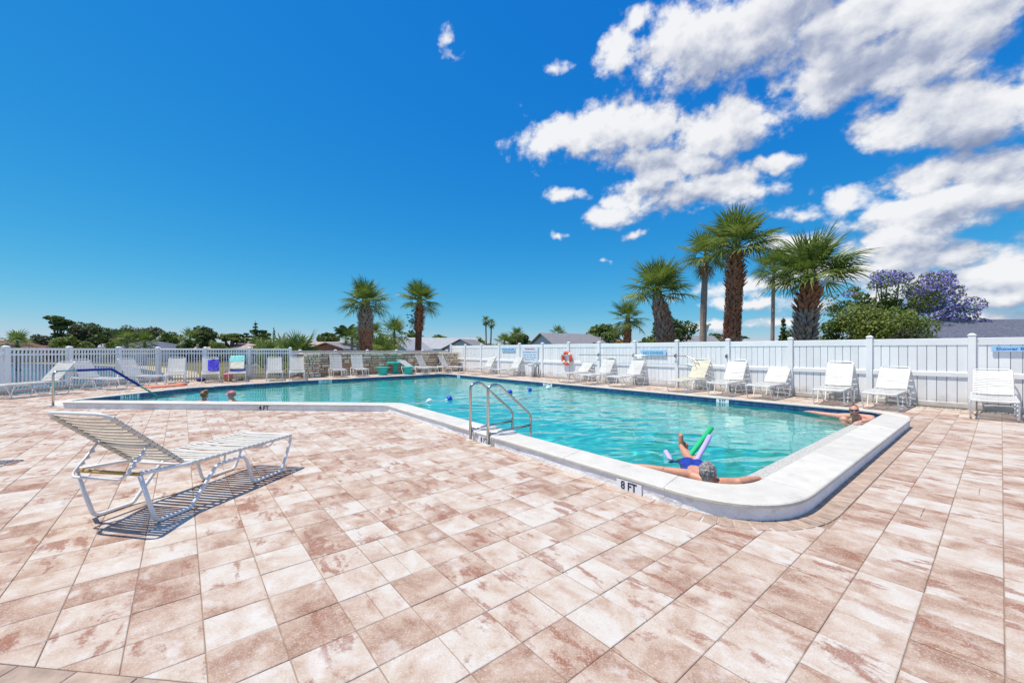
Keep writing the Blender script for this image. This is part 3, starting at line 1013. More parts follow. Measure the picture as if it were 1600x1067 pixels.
for k in range(-3, 14):
    x = k * FP
    p = link('fence_post', post_me, fence, loc=(x, 0, .86), rot=(random.uniform(-.006, .006), random.uniform(-.004, .004), 0))
    link('post_cap', cap_me, p, loc=(0, 0, .903))
    if k == 13: break
    xm = x + FP / 2
    link('top_rail', tr_me, fence, loc=(xm, 0, 1.63 + random.uniform(-.006, .006)), rot=(0, random.uniform(-.003, .003), 0))
    link('middle_rail', mr_me, fence, loc=(xm, .012, .83))
    link('bottom_rail', br_me, fence, loc=(xm, 0, .09))
    for q in range(10):
        link('fence_board', pk_me, fence, loc=(x + .0635 + pw * (q + .5), random.uniform(-.0015, .0015), .80 + random.uniform(-.003, .003)), rot=(random.uniform(-.002, .002), random.uniform(-.0015, .0015), 0))
    link('backing_board', bk_me, fence, loc=(xm, -.018, .8))
def fence_pt(s, off, z): return ST(s, FT - off, z)
s_dir, pool_n = ST(1, 0), -ST(0, 1)

# gravel strip at the foot of the boards
mb = MB()
random.seed(3)
for k in range(2600):
    s, t = random.uniform(-4, 5.0), random.uniform(14.13, 14.42)
    r = random.uniform(.008, .02)
    c = ST(s, t, r * .2 - .005)
    mb.ball(c, (r, r * random.uniform(.6, 1), r * .6), 5, 4, Matrix.Rotation(random.uniform(0, 6), 3, 'Z'))
mb.build('gravel', M['gravel'], kind='stuff')

# ------------------------------------------------------------------ open picket fences
def picket_fence(label, pts, h, first_post=True, last_post=True, pk=.102):
    o = pts[0]
    root = thing('picket_fence', label, 'fence', (o.x, o.y, 0))
    pm = shared_box('fence_post', (.127, .127, h + .35), M['post_vinyl'], .006)
    pkm = shared_box('picket', (.036, .022, h - .03), M['vinyl'], .002)
    for i, p in enumerate(pts):
        d = (pts[min(i + 1, len(pts) - 1)] - pts[max(i - 1, 0)])
        a = math.atan2(d.y, d.x)
        if (i > 0 or first_post) and (i < len(pts) - 1 or last_post):
            q = link('fence_post', pm, root, loc=(p.x - o.x, p.y - o.y, h / 2 - .135), rot=(0, 0, a))
            link('post_cap', cap_me, q, loc=(0, 0, (h + .35) / 2 + .002))
        if i == len(pts) - 1: break
        b = pts[i + 1]
        d = b - p
        L = d.length
        a = math.atan2(d.y, d.x)
        n = int((L - .127) / pk)
        mid = (p + b) / 2 - o
        for nm, z, hh in (('top_rail', h - .02, .075), ('upper_rail', h - .195, .06), ('bottom_rail', .10, .085)):
            link(nm, shared_box(nm, (L - .131, .046, hh), M['vinyl'], .005), root, loc=(mid.x, mid.y, z), rot=(0, 0, a))
        for k in range(n):
            f = .0635 + (L - .127) * (k + .5) / n
            q = p + d.normalized() * f - o
            link('picket', pkm, root, loc=(q.x, q.y, h / 2 - .01), rot=(0, 0, a))
LF = [Vector((-16.05, y, 0)) for y in (7.2, 9.05, 10.9, 12.74, 14.57, 16.4, 18.22)]
picket_fence('white open picket fence between the pool deck and the lake', LF, 1.47)
DF = [LF[-1] + (Vector((-11.2, 20.3, 0)) - LF[-1]) * (k / 3) for k in range(4)]
picket_fence('white open picket fence behind the chairs with towels', DF, 1.47, first_post=False)
BF = [DF[-1]] + [ST(24.55, t) for t in (5.05, 6.9, 8.75, 10.6, 12.45, 14.3)]
picket_fence('white picket fence whose top shows above the stone wall', BF, 1.36, first_post=False)

# ------------------------------------------------------------------ stone wall
random.seed(21)
WS, WT0, WH = 23.55, 4.75, 1.22
wall = thing('stone_wall', 'low wall of rough cream and brown stone behind the far loungers', 'wall', tuple(ST(WS, WT0)), ANG_A)
# local x along +t, local y along +s (away); faces sit at -y
core = MB()
core.box((4.7, .25, WH / 2 - .02), (9.3, .38, WH - .04))
core.box((.42, -.42, WH / 2 - .02), (.72, .96, WH - .04))
core.box((8.9, -.2, WH / 2 - .02), (1.2, .58, WH - .04))
core.build('mortar_core', M['mortar'], wall)
def stone_face(x0, x1, y, z1, wmin, wmax, hmin, hmax, tones, axis='x'):
    z = 0.0
    while z < z1 - .03:
        h = min(random.uniform(hmin, hmax), z1 - z)
        if z1 - z - h < .05: h = z1 - z
        x = x0
        while x < x1 - .01:
            w = min(random.uniform(wmin, wmax), x1 - x)
            if x1 - x - w < wmin * .6: w = x1 - x
            hs = [h] if h < .17 or random.random() < .5 else [h * .45, h * .55]
            zz = z
            for hh in hs:
                mb = MB()
                d = random.uniform(.05, .10)
                e = min(w, hh) * .12
                vs = []
                for (ix, iz) in ((-1, -1), (1, -1), (1, 1), (-1, 1)):
                    vs.append((ix * (w / 2 - .008), .03, iz * (hh / 2 - .008)))
                for (ix, iz) in ((-1, -1), (1, -1), (1, 1), (-1, 1)):
                    vs.append((ix * (w / 2 - .008 - random.uniform(0, e)), -d * random.uniform(.5, .8), iz * (hh / 2 - .008 - random.uniform(0, e))))
                for (ix, iz) in ((-1, -1), (1, -1), (1, 1), (-1, 1)):
                    vs.append((ix * (w / 2 - random.uniform(e, e * 2.2)), -d * random.uniform(.85, 1.2), iz * (hh / 2 - random.uniform(e, e * 2.2))))
                fs = [(8, 9, 10, 11)]
                for a in (0, 4):
                    for i in range(4):
                        j = (i + 1) % 4
                        fs.append((a + i, a + j, a + 4 + j, a + 4 + i))
                mb.add(vs, fs)
                mm = STONES[random.choices(range(5), tones)[0]]
                cx = x + w / 2
                if axis == 'x': mb.build('stone', mm, wall, loc=(cx, y, zz + hh / 2))
                else: mb.build('stone', mm, wall, loc=(y, cx, zz + hh / 2), rot=(0, 0, PI / 2))
                zz += hh
            x += w
        z += h
stone_face(.85, 8.3, .06, WH, .22, .72, .12, .34, (3, 3, 1.5, 3, 2))
stone_face(.05, .80, -.90, WH, .13, .30, .08, .17, (4, 1, 5, .6, 1.5))
stone_face(8.3, 9.52, -.49, WH, .16, .36, .09, .2, (4, 2, 4, 1, 1.5))
stone_face(-.9, .05, .785, WH, .2, .4, .12, .24, (2, 3, 1, 4, 2), axis='y')
mb = MB()
for k in range(0): pass
n_ = 0
for (xa, xb, yc, dp) in ((.85, 8.3, .22, .5), (.03, .82, -.4, 1.1), (8.3, 9.54, -.12, .9)):
    x = xa
    while x < xb - .01:
        w = min(random.uniform(.4, .9), xb - x)
        if xb - x - w < .25: w = xb - x
        mb = MB(); mb.cbox((0, 0, 0), (w - .012, dp, .06), .015)
        mb.build('cap_stone', STONES[random.choice((0, 2, 4, 0))], wall, loc=(x + w / 2, yc, WH + .015), rot=(0, random.uniform(-.008, .008), 0))
        x += w

# ------------------------------------------------------------------ strap loungers
def make_chaise(theta=45, detail=False, strap='strap', towel=None):
    """head end at the origin, foot towards +x"""
    root = thing('strap_lounger', 'white strap lounger', 'lounger')
    for sy in (-1, 1):
        y = .315 * sy
        mb = MB()
        path = fillet([(-.06, y, .43), (.06, y, .016), (.36, y, .016), (.62, y, .325), (.95, y, .325), (1.05, y, .016), (1.46, y, .016), (1.63, y, .40), (.32, y, .415), (-.06, y, .445)],
                      [0, .07, .07, .10, .10, .06, .07, .05, .2, 0], 5)
        mb.tube(path, .0165 if detail else .0145, 8 if detail else 6)
        for xs, ys in ((.70, .0), (.88, .0)):
            mb.tube([(xs, y, .32), (xs + .01, y, .40)], .009, 6)
        if detail:
            mb.tube(fillet([(1.13, y, .39), (1.16, y * .98, .352), (1.30, y * .98, .352), (1.34, y, .392)], .03, 3), .008, 6)
        mb.build('side_frame', M['frame'], root, smooth=True)
    mb = MB()
    mb.tube(fillet([(1.55, -.315, .40), (1.632, -.315, .40), (1.632, .315, .40), (1.55, .315, .40)], .05, 5), .0145, 8)
    mb.build('foot_bar', M['frame'], root, smooth=True)
    mb = MB(); mb.tube([(.33, -.315, .405), (.33, .315, .405)], .012, 6); mb.build('hinge_bar', M['frame'], root, smooth=True)
    mb = MB(); mb.tube(fillet([(1.22, -.312, .392), (1.22, -.22, .345), (1.22, .22, .345), (1.22, .312, .392)], .15, 5), .010, 6); mb.build('seat_support', M['frame'], root, smooth=True)
    if detail:
        for (bx, bz) in ((.33, .405), (.70, .325), (.88, .325), (1.15, .39), (1.32, .392), (-.055, .437)):
            for sy in (-1, 1):
                mb = MB(); mb.ball((0, 0, 0), (.007, .005, .007), 8, 5)
                mb.build('bolt', M['steel'], root, loc=(bx, sy * .3315, bz))
    mb = MB()
    mb.tube([(-.055, -.318, .437), (-.055, .318, .437)], .0155, 8)
    mb.build('cross_bar', M['yellow'] if detail else M['frame'], root, smooth=True)
    def one_strap(mb, x, w, ylim, sag, z0):
        vs, fs = [], []
        K = 8
        for k in range(K + 1):
            yy = -ylim + 2 * ylim * k / K
            zz = z0 - sag * (1 - (yy / ylim) ** 2)
            for (dx, dz) in ((-w / 2, -.0018), (w / 2, -.0018), (w / 2, .0018), (-w / 2, .0018)): vs.append((x + dx, yy, zz + dz))
        for k in range(K):
            for q in range(4):
                r_ = (q + 1) % 4
                fs.append((k * 4 + q, k * 4 + r_, (k + 1) * 4 + r_, (k + 1) * 4 + q))
        mb.add(vs, fs)
        for s_ in (-1, 1):   # the wrap round the rail
            mb.tube([(x - w / 2, s_ * ylim, z0 - .0165), (x + w / 2, s_ * ylim, z0 - .0165)], .0182, 8, cap=False)
    SM = M[strap]
    n = 21
    mb = MB()
    for k in range(n):
        x = .385 + (1.585 - .385) * k / (n - 1)
        z0 = .4315 - .015 * (x - .33) / 1.3
        if detail: mb = MB()
        one_strap(mb, x + random.uniform(-.002, .002), .039, .315, random.uniform(.008, .020), z0)
        if detail: mb.build('seat_strap', SM, root)
    if not detail: mb.build('seat_strapping', SM, root)
    # backrest: its own frame, hinged at the seat
    mb = MB()
    L = .80
    mb.tube(fillet([(-.02, -.285, 0), (L, -.285, 0), (L, .285, 0), (-.02, .285, 0)], [0, .09, .09, 0], 6), .0135, 8)
    mb.tube([(.30, -.285, 0), (.30, .285, 0)], .010, 6)
    br = mb.build('backrest_frame', M['frame'], root, smooth=True, loc=(.33, 0, .42), rot=(0, -R(theta), PI))
    mb = MB()
    nb_ = 14
    for k in range(nb_):
        if detail: mb = MB()
        one_strap(mb, .05 + .67 * k / (nb_ - 1), .036, .285, .014, .0165)
        if detail: mb.build('back_strap', SM, br)
    if not detail: mb.build('back_strapping', SM, br)
    # notched prop: a flat U that hooks over the cross bar
    c_, s_ = math.cos(R(theta)), math.sin(R(theta))
    att = Vector((.33 - .36 * c_, .42 + .36 * s_))
    bot = Vector((-.14, .415))
    def to_local(p, y):       # world xz of the lounger into the backrest's own axes
        dx, dz = p[0] - .33, p[1] - .42
        return (-dx * c_ + dz * s_, -y, dx * s_ + dz * c_)
    mb = MB()
    e = to_local(att, .255); f = to_local(bot, .255)
    e2 = to_local(att, -.255); f2 = to_local(bot, -.255)
    mb.tube(fillet([e, f, f2, e2], .06, 5), .010, 6)
    if detail:
        for y in (-.255, .255):
            for q in (.25, .42, .59, .76):
                p = att.lerp(bot, q) + Vector((.012, -.02))
                p2 = p + Vector((-.035, -.012))
                mb.tube([to_local(p - Vector((.01, -.022)), y), to_local(p, y), to_local(p2, y)], [.011, .011, .006], 6)
    mb.build('notched_prop', M['frame'], br, smooth=True)
    return root

fl = make_chaise(41, True, 'strap_beige')
fl.name = 'strap_lounger'
tag(fl, 'white strap lounger alone on the pavers in front, back raised, ochre bar', 'lounger', 'strap loungers round the pool')
FLX = Vector((-2.93, 3.235, 0))
fd_ = Vector((.172, .985, 0))
n_ = Vector((-.985, .172, 0))
pos_ = FLX + n_ * .315
fl.location = pos_
fl.rotation_euler = (0, 0, math.atan2(fd_.y, fd_.x))
protos = {}
fk = kid_map(fl)
f2 = copy_tree(fl, fk)
f2.location = (-6.88, 4.86, 0)
f2.rotation_euler = (0, 0, PI + .06)
tag(f2, 'white strap lounger past the left edge, only its shadow reaching the pavers', 'lounger', 'strap loungers round the pool')
def lounger(head, ang, theta, label, strap='strap'):
    key = (theta, strap)
    if key not in protos:
        p = make_chaise(theta, False, strap)
        protos[key] = (p, kid_map(p))
        o = p
    else:
        p, km = protos[key]
        o = copy_tree(p, km)
    o.location = (head[0], head[1], .003)
    o.rotation_euler = (0, 0, ang)
    tag(o, label, 'lounger', 'strap loungers round the pool')
    return o
TO_POOL = ANG_A + PI
for (s, foot, th, dev, st_, lab) in [
    (.12, 12.50, 44, 0.02, 'strap', 'white strap lounger by the fence under the shower sign, nearest on the right'),
    (1.77, 12.62, 44, -.03, 'strap', 'white strap lounger by the fence straight behind the bearded swimmer in goggles'),
    (2.89, 12.72, 56, .05, 'strap', 'upright white strap lounger by the fence just left of the goggled swimmer'),
    (4.40, 12.72, 44, -.02, 'strap', 'low backed white strap lounger by the fence in the middle of a bare stretch'),
    (5.62, 12.72, 56, .04, 'strap', 'white strap lounger by the fence beside the cream one'),
    (6.80, 12.72, 56, -.1, 'strap_cream', 'cream coloured strap lounger by the fence under the hook of the rescue pole'),
    (9.40, 12.72, 56, .0, 'strap', 'white strap lounger by the fence under the left part of the no diving sign'),
    (10.85, 12.72, 56, .03, 'strap', 'white strap lounger by the fence, the farther right of the pair near the life ring'),
    (12.05, 12.72, 44, -.03, 'strap', 'white strap lounger by the fence right below the life ring'),
    (16.9, 12.72, 56, .0, 'strap', 'white strap lounger by the fence below the small blue sign'),
    (19.4, 12.75, 56, .05, 'strap', 'white strap lounger by the fence next to the right end of the stone wall')]:
    h = ST(s, foot + 1.63)
    lounger(h, TO_POOL + dev, th, lab, st_)
for (u, Y, a, th, st_, lab) in [
    (524, 22.0, -58, 66, 'strap', 'white strap lounger in front of the stone wall, first from its left pier'),
    (557, 22.7, -58, 66, 'strap', 'white strap lounger in front of the stone wall, left of the teal table'),
    (634, 23.9, -25, 30, 'strap_aged', 'low reclined strap lounger behind the right teal stool'),
    (655, 24.6, -28, 60, 'strap_aged', 'white strap lounger by the stone wall, just right of the teal stools'),
    (689, 25.1, -24, 60, 'strap', 'white strap lounger by the stone wall near its right end')]:
    lounger(((u - 800) / FOC * Y, Y), R(a), th, lab, st_)
for (x, y, a, th, st_, lab) in [
    (-14.75, 13.15, -93, 50, 'strap_aged', 'greyish strap lounger lying along the lake fence, cut off by the left edge'),
    (-15.55, 14.55, -8, 56, 'strap', 'white strap lounger with its back to the lake fence, behind the handrail post'),
    (-15.35, 16.05, -12, 56, 'strap', 'white strap lounger behind the blue grip of the handrail'),
    (-15.0, 18.0, -54, 56, 'strap', 'white strap lounger behind the end of the orange foam mat'),
    (-13.95, 18.6, -53, 56, 'strap', 'white strap lounger with a violet towel on its back'),
    (-13.05, 19.1, -56, 56, 'strap', 'white strap lounger covered by turquoise and sand coloured towels'),
    (-11.6, 19.65, -60, 56, 'strap', 'white strap lounger by the picket fence just left of the gate post'),
    (-10.72, 20.05, -62, 56, 'strap_aged', 'strap lounger between the gate post and the stone pier')]:
    lounger((x, y), R(a), th, lab, st_)
# ------------------------------------------------------------------ palms
def frond_mesh(name, seed, n=26, pet=.75, blade=.95, droop=.35, m=None, w=.05, spread=118):
    rnd = random.Random(seed)
    mb = MB()
    mb.tube([(0, 0, 0), (pet * .5, 0, .03), (pet, 0, .02)], [.028, .016, .012], 4)
    for k in range(n):
        f = -1 + 2 * (k + .5) / n
        a = R(spread) * f + rnd.uniform(-.05, .05)
        L = blade * (1 - .28 * abs(f) ** 2) * rnd.uniform(.88, 1.08)
        costa = .30 * (1 - abs(f)) ** .8                 # leaflets leave the midrib one after another
        o = Vector((pet + costa, 0, .02 - .10 * costa))
        d = Vector((math.cos(a), math.sin(a), .22 * abs(f) + rnd.uniform(-.05, .05))).normalized()
        side = Vector((-math.sin(a), math.cos(a), 0))
        up = d.cross(side) * -1
        vs = []
        dr = droop * rnd.uniform(.6, 1.5)
        for q, (tt, ww) in enumerate(((0.0, .35), (.35, 1.0), (.68, .75), (1.0, .06))):
            p = o + d * (L * tt) + Vector((0, 0, -dr * L * max(0, tt - .3) ** 1.7))
            h = w * ww / 2
            vs += [p - side * h + Vector((0, 0, h * .45)), p, p + side * h + Vector((0, 0, h * .45))]
        fs = []
        for q in range(3):
            a_ = q * 3
            fs += [(a_, a_ + 1, a_ + 4, a_ + 3), (a_ + 1, a_ + 2, a_ + 5, a_ + 4)]
        mb.add(vs, fs)
    return mb.mesh(name, m or M['frond'])
FROND = [frond_mesh('frond', 11 + i, droop=d, pet=p, w=.055) for i, (d, p) in enumerate([(.20, .62), (.34, .72), (.52, .72), (.78, .66)])]
FROND_FAR = [frond_mesh('frond', 31 + i, n=14, droop=d, w=.10) for i, d in enumerate((.4, .7))]
FROND_DEAD = [frond_mesh('dead_frond', 51 + i, n=16, droop=1.2, m=M['frond_dead'], w=.05) for i in range(2)]

def fan_palm(label, base, top, crown, nf, r0, r1, boots=None, seed=0, lean=None, dead=0, far=False, low=-40, group='fan palms behind the fences', boot_len=.18, name='fan_palm'):
    """base and top are points of the trunk; crown is the reach of the fronds in metres"""
    rnd = random.Random(seed)
    base, top = Vector(base), Vector(top)
    root = thing(name, label, 'palm tree', tuple(base), 0, group)
    path = []
    H = (top - base)
    bow = Vector(lean or (0, 0, 0))
    K = 14
    for k in range(K + 1):
        t = k / K
        path.append(H * (t * (1 - .32 / H.length)) + bow * math.sin(PI * t))
    rad = [(r0 + (r1 - r0) * k / K) * (1 if k < K - 1 else .8 - .25 * (k - K + 1)) * (1.25 if k == 0 else 1) * rnd.uniform(.96, 1.04) for k in range(K + 1)]
    mb = MB()
    mb.tube(path, rad, 10)
    mb.build('trunk', M['palm_core'] if boots else M['palm_bark'], root, smooth=not boots)
    if boots:
        for (t0, t1, m, size, out) in boots:
            mb = MB()
            L = H.length * (t1 - t0)
            rows = max(2, int(L / (boot_len * .52)))
            for r_ in range(rows):
                t = t0 + (t1 - t0) * (r_ + .5) / rows
                kk = min(K - 1, int(t * K)); fr = t * K - kk
                c = path[kk].lerp(path[kk + 1], fr)
                rr = (r0 + (r1 - r0) * t) * (1 - .35 * clamp((t - .88) / .12))
                npr = max(6, int(2 * PI * rr / (.125 * size)))
                for q in range(npr):
                    a = 2 * PI * (q + .5 * (r_ % 2)) / npr + rnd.uniform(-.14, .14)
                    o = Vector((math.cos(a), math.sin(a), 0))
                    sd = Vector((-math.sin(a), math.cos(a), 0))
                    l = boot_len * size * rnd.uniform(.65, 1.3)
                    spl = out * rnd.uniform(.6, 1.35)
                    sw = sd * rnd.uniform(-.03, .03)
                    wd = .058 * size * rnd.uniform(.8, 1.15)
                    p0 = c + o * (rr * .93) + Vector((0, 0, -l * .35))
                    p1 = c + o * (rr + l * spl * .4) + Vector((0, 0, l * .15)) + sw * .5
                    p2 = c + o * (rr + l * spl) + Vector((0, 0, l * .55)) + sw
                    vs = [p0 - sd * wd, p0 + sd * wd, p1 - sd * wd * .75 + o * .022, p1 + sd * wd * .75 + o * .022, p1 - sd * wd * .75, p1 + sd * wd * .75,
                          p2 - sd * wd * .42 + o * .012, p2 + sd * wd * .42 + o * .012, p2 - sd * wd * .42, p2 + sd * wd * .42]
                    mb.add(vs, [(0, 1, 3, 2), (2, 3, 7, 6), (6, 7, 9, 8), (0, 2, 4), (1, 5, 3), (2, 6, 8, 4), (3, 5, 9, 7), (4, 8, 9, 5)])
            mb.build('leaf_bases', m, root, kind='stuff')
    sc = crown / 1.7
    mb = MB()
    for q in range(9):
        a = q * 2.4
        mb.tube([H * .97 + Vector((math.cos(a) * r1 * .5, math.sin(a) * r1 * .5, -.25)), H + Vector((math.cos(a) * r1 * .45, math.sin(a) * r1 * .45, .05)), H + Vector((math.cos(a) * r1 * .2, math.sin(a) * r1 * .2, .45 * sc))], [r1 * .32, r1 * .25, .02], 5)
    mb.build('crown_shaft', M['shaft'], root)
    hub = H + bow * 0
    lib = FROND_FAR if far else FROND
    for k in range(nf):
        t = (k + .5) / nf
        el = R(80 - (80 - low) * t) + rnd.uniform(-.16, .16)
        a = k * 2.39996 + rnd.uniform(-.25, .25)
        me = lib[min(len(lib) - 1, int(t * len(lib) + rnd.uniform(-.4, .4)) if t < 1 else 0)] if k else lib[0]
        o = link('frond', me, root)
        dv = Vector((math.cos(a) * math.cos(el), math.sin(a) * math.cos(el), math.sin(el)))
        o.matrix_local = Matrix.Translation(hub + Vector((0, 0, -.22 * sc * t))) @ Matrix.Rotation(a, 4, 'Z') @ Matrix.Rotation(-el, 4, 'Y') @ Matrix.Rotation(rnd.uniform(-.5, .5), 4, 'X') @ Matrix.Scale(sc * rnd.uniform(.85, 1.1), 4)
    for k in range(dead):
        el = R(-58) + rnd.uniform(-.25, .25)
        a = k * 2.39996 + .6
        o = link('dead_frond', FROND_DEAD[k % 2], root)
        o.matrix_local = Matrix.Translation(hub + Vector((0, 0, -.3))) @ Matrix.Rotation(a, 4, 'Z') @ Matrix.Rotation(-el, 4, 'Y') @ Matrix.Scale(sc * .72, 4)
    return root
GZ = -.3
def trunk_pts(u0, u1, v1, Y):
    b = atY(u0, 547, Y); b.z = GZ
    return b, atY(u1, v1, Y)
G, RD = M['boot_grey'], M['boot_red']
b, t = trunk_pts(572, 571, 473, 27)
fan_palm('stout fan palm with russet shaggy trunk, left of the two behind the stone wall', b, t, 1.75, 30, .33, .40, [(.1, .72, RD, 1.3, .35), (.66, 1.0, G, 1.3, .7)], 1, low=-18)
b, t = trunk_pts(652, 656, 470, 30)
pr = fan_palm('fan palm with a vine on it, right of the two behind the stone wall', b, t, 1.65, 30, .22, .27, [(.62, 1.0, RD, 1.4, .8)], 2, low=-20)
mb = MB()
rnd = random.Random(4)
for k in range(60):
    p = Vector((-.35 + rnd.gauss(0, .16), -.25, (t.z - GZ) * .70 + rnd.gauss(0, .42)))
    a = Matrix.Rotation(rnd.uniform(0, 6), 3, 'Z') @ Matrix.Rotation(rnd.uniform(-1, 1), 3, 'X')
    mb.add([p + a @ Vector(q) for q in ((-.12, 0, 0), (0, -.08, .02), (.14, 0, -.03), (0, .08, .02))], [(0, 1, 2, 3)])
mb.build('vine', M['leaf_light'], pr, kind='stuff')
b, t = trunk_pts(978, 981, 497, 30)
fan_palm('small slender fan palm, leftmost of the palms behind the right fence', b, t, 1.55, 23, .17, .24, [(.6, 1.0, RD, 1.3, .5)], 3)
b, t = trunk_pts(1047, 1027, 455, 20)
fan_palm('leaning fan palm with a criss-cross trunk behind the no diving sign', b, t, 1.8, 31, .42, .30, [(.05, .98, G, 1.25, .45), (.45, .9, RD, 1.2, .4)], 24, lean=(.10, 0, 0), low=-8)
b, t = trunk_pts(1098, 1103, 398, 24)
fan_palm('tall fan palm with a smooth grey trunk and some dry fronds, beside the lamp post', b, t, 1.65, 25, .20, .17, None, 5, dead=5, lean=(-.06, 0, 0))
b, t = trunk_pts(1137, 1150, 385, 19)
fan_palm('tallest fan palm with a thick russet trunk, in the middle of the group', b, t, 2.05, 34, .34, .30, [(.05, .36, G, 1.5, .7), (.3, .8, RD, 1.15, .3), (.74, 1.0, RD, 1.6, .6)], 6, lean=(.05, 0, 0), low=-14)
b, t = trunk_pts(1206, 1209, 418, 30)
fan_palm('thin fan palm with a pole-like grey trunk, between the two thick ones on the right', b, t, 1.75, 25, .14, .12, None, 7)
b, t = trunk_pts(1253, 1266, 430, 16)
fan_palm('rightmost fan palm with a fat grey trunk of cut leaf bases', b, t, 1.9, 34, .40, .31, [(.02, .74, G, 1.5, .55), (.74, 1.0, RD, 1.5, .65)], 8, lean=(-.05, 0, 0), low=-8)
# smaller and farther fan palms
for i, (u, v, Y, cr, lab, dead) in enumerate([
    (27, 538, 34, 1.25, 'small dark fan palm in front of the brown roof at the far left', 0),
    (582, 523, 44, 1.5, 'fan palm with dry lower fronds just right of the stout trunk', 4),
    (616, 521, 42, 1.75, 'round fan palm with a brown skirt between the two tall palms', 6),
    (550, 528, 52, 1.4, 'slim fan palm in the little group left of the stout palm, nearer the stout trunk', 0),
    (541 + 18, 522, 56, 1.3, 'slim fan palm in the little group left of the stout palm, half behind its trunk', 0),
    (297, 528, 60, 1.6, 'thin fan palm at the right end of the wood beyond the lake', 2),
    (198, 532, 46, 1.4, 'low fan palm in front of the slate grey roof, left one', 0),
    (226, 537, 46, 1.5, 'low fan palm in front of the slate grey roof, right one', 0),
    (788, 535, 60, 1.6, 'stubby fan palm just right of the twin thin palms', 2),
    (808, 524, 70, 1.6, 'fan palm with dry fronds in front of the dark round tree', 4),
    (872, 521, 90, 2.0, 'dark palm top over the ridge of the gabled house', 0)]):
    b, t = trunk_pts(u, u, v, Y)
    fan_palm(lab, b, t, cr, 22, .19, .17, None, 40 + i, dead=dead, far=True, low=-35, group='smaller fan palms in the distance')
for i, (u0, u1, v, Y, lab) in enumerate([(760, 759, 501, 120, 'left of the twin thin tall palms on the skyline'), (766, 768, 505, 120, 'right of the twin thin tall palms on the skyline')]):
    b, t = trunk_pts(u0, u1, v, Y)
    fan_palm(lab, b, t, 1.6, 24, .25, .2, None, 70 + i, far=True, low=-70, group='twin skyline palms', dead=4)

def feather_palm(label, base, top, reach, nf, seed):
    rnd = random.Random(seed)
    base, top = Vector(base), Vector(top)
    root = thing('coconut_palm', label, 'palm tree', tuple(base))
    H = top - base
    mb = MB(); mb.tube([H * (k / 6) for k in range(7)], [.2 - .012 * k for k in range(7)], 8); mb.build('trunk', M['palm_bark'], root, smooth=True)
    mb = MB()
    n = 16
    for k in range(n):
        x = reach * k / n
        z = .35 * x - .42 * x * x / reach
        for s_ in (-1, 1):
            L = .55 * math.sin(PI * (k + 1.5) / (n + 2)) + .1
            mb.add([(x, 0, z), (x + .08, 0, z), (x + .22, s_ * L * .6, z - .1), (x + .3, s_ * L, z - .38)], [(0, 1, 2), (0, 2, 3)])
    mb.tube([(reach * k / 6, 0, .35 * reach * k / 6 - .42 * reach * (k / 6) ** 2) for k in range(7)], .02, 4)
    me = mb.mesh('frond', M['leaf_dark'])
    for k in range(nf):
        el = R(70 - 85 * k / nf)
        o = link('frond', me, root)
        o.matrix_local = Matrix.Translation(H) @ Matrix.Rotation(k * 2.4, 4, 'Z') @ Matrix.Rotation(-el + .25, 4, 'Y')
b, t = trunk_pts(541, 540, 521, 60)
feather_palm('dark feathery coconut palm left of the stout fan palm', b, t, 1.7, 18, 3)
b, t = trunk_pts(646, 646, 527, 90)
feather_palm('feathery palm half hidden behind the smooth trunk', b, t, 2.2, 16, 5)

# ------------------------------------------------------------------ broad trees, bushes
def cloud_leaves(mb, clumps, n, size, rnd, flat_=1.0):
    vol = [c[1][0] * c[1][1] * c[1][2] for c in clumps]
    for _ in range(n):
        c, r = rnd.choices(clumps, [v ** .7 for v in vol])[0]
        while True:
            d = Vector((rnd.uniform(-1, 1), rnd.uniform(-1, 1), rnd.uniform(-1, 1)))
            if .05 < d.length < 1: break
        k = d.length
        d = d * ((k ** .45) / k)
        jit = 1 + .22 * noise.noise(d * 2.3 + Vector(c))
        p = Vector(c) + Vector((d.x * r[0], d.y * r[1], d.z * r[2])) * jit
        s_ = size * rnd.uniform(.6, 1.35)
        nr = (d * .7 + Vector((rnd.gauss(0, .6), rnd.gauss(0, .6), rnd.gauss(0.25, .6)))).normalized()
        a = nr.orthogonal().normalized()
        a = Matrix.Rotation(rnd.uniform(0, 6.28), 3, nr) @ a
        b_ = nr.cross(a)
        w_ = s_ * .38
        mb.add([p - a * s_ * .5, p + b_ * w_ - nr * s_ * .08, p + a * s_ * .5, p - b_ * w_ - nr * s_ * .08], [(0, 1, 2, 3)])
def limbs(mb, base_r, trunk_h, clumps, rnd, n=None):
    top = Vector((0, 0, trunk_h))
    mb.tube([(0, 0, 0), (rnd.uniform(-.1, .1), 0, trunk_h * .5), top], [base_r * 1.25, base_r, base_r * .85], 8)
    for c, r in (clumps if n is None else clumps[:n]):
        c = Vector(c)
        mid = top.lerp(c, .5) + Vector((rnd.uniform(-.3, .3), rnd.uniform(-.3, .3), rnd.uniform(-.1, .3)))
        mb.tube([top - Vector((0, 0, trunk_h * .15)), mid, c, c + (c - mid) * .12], [base_r * .6, base_r * .38, base_r * .2, base_r * .06], 5)
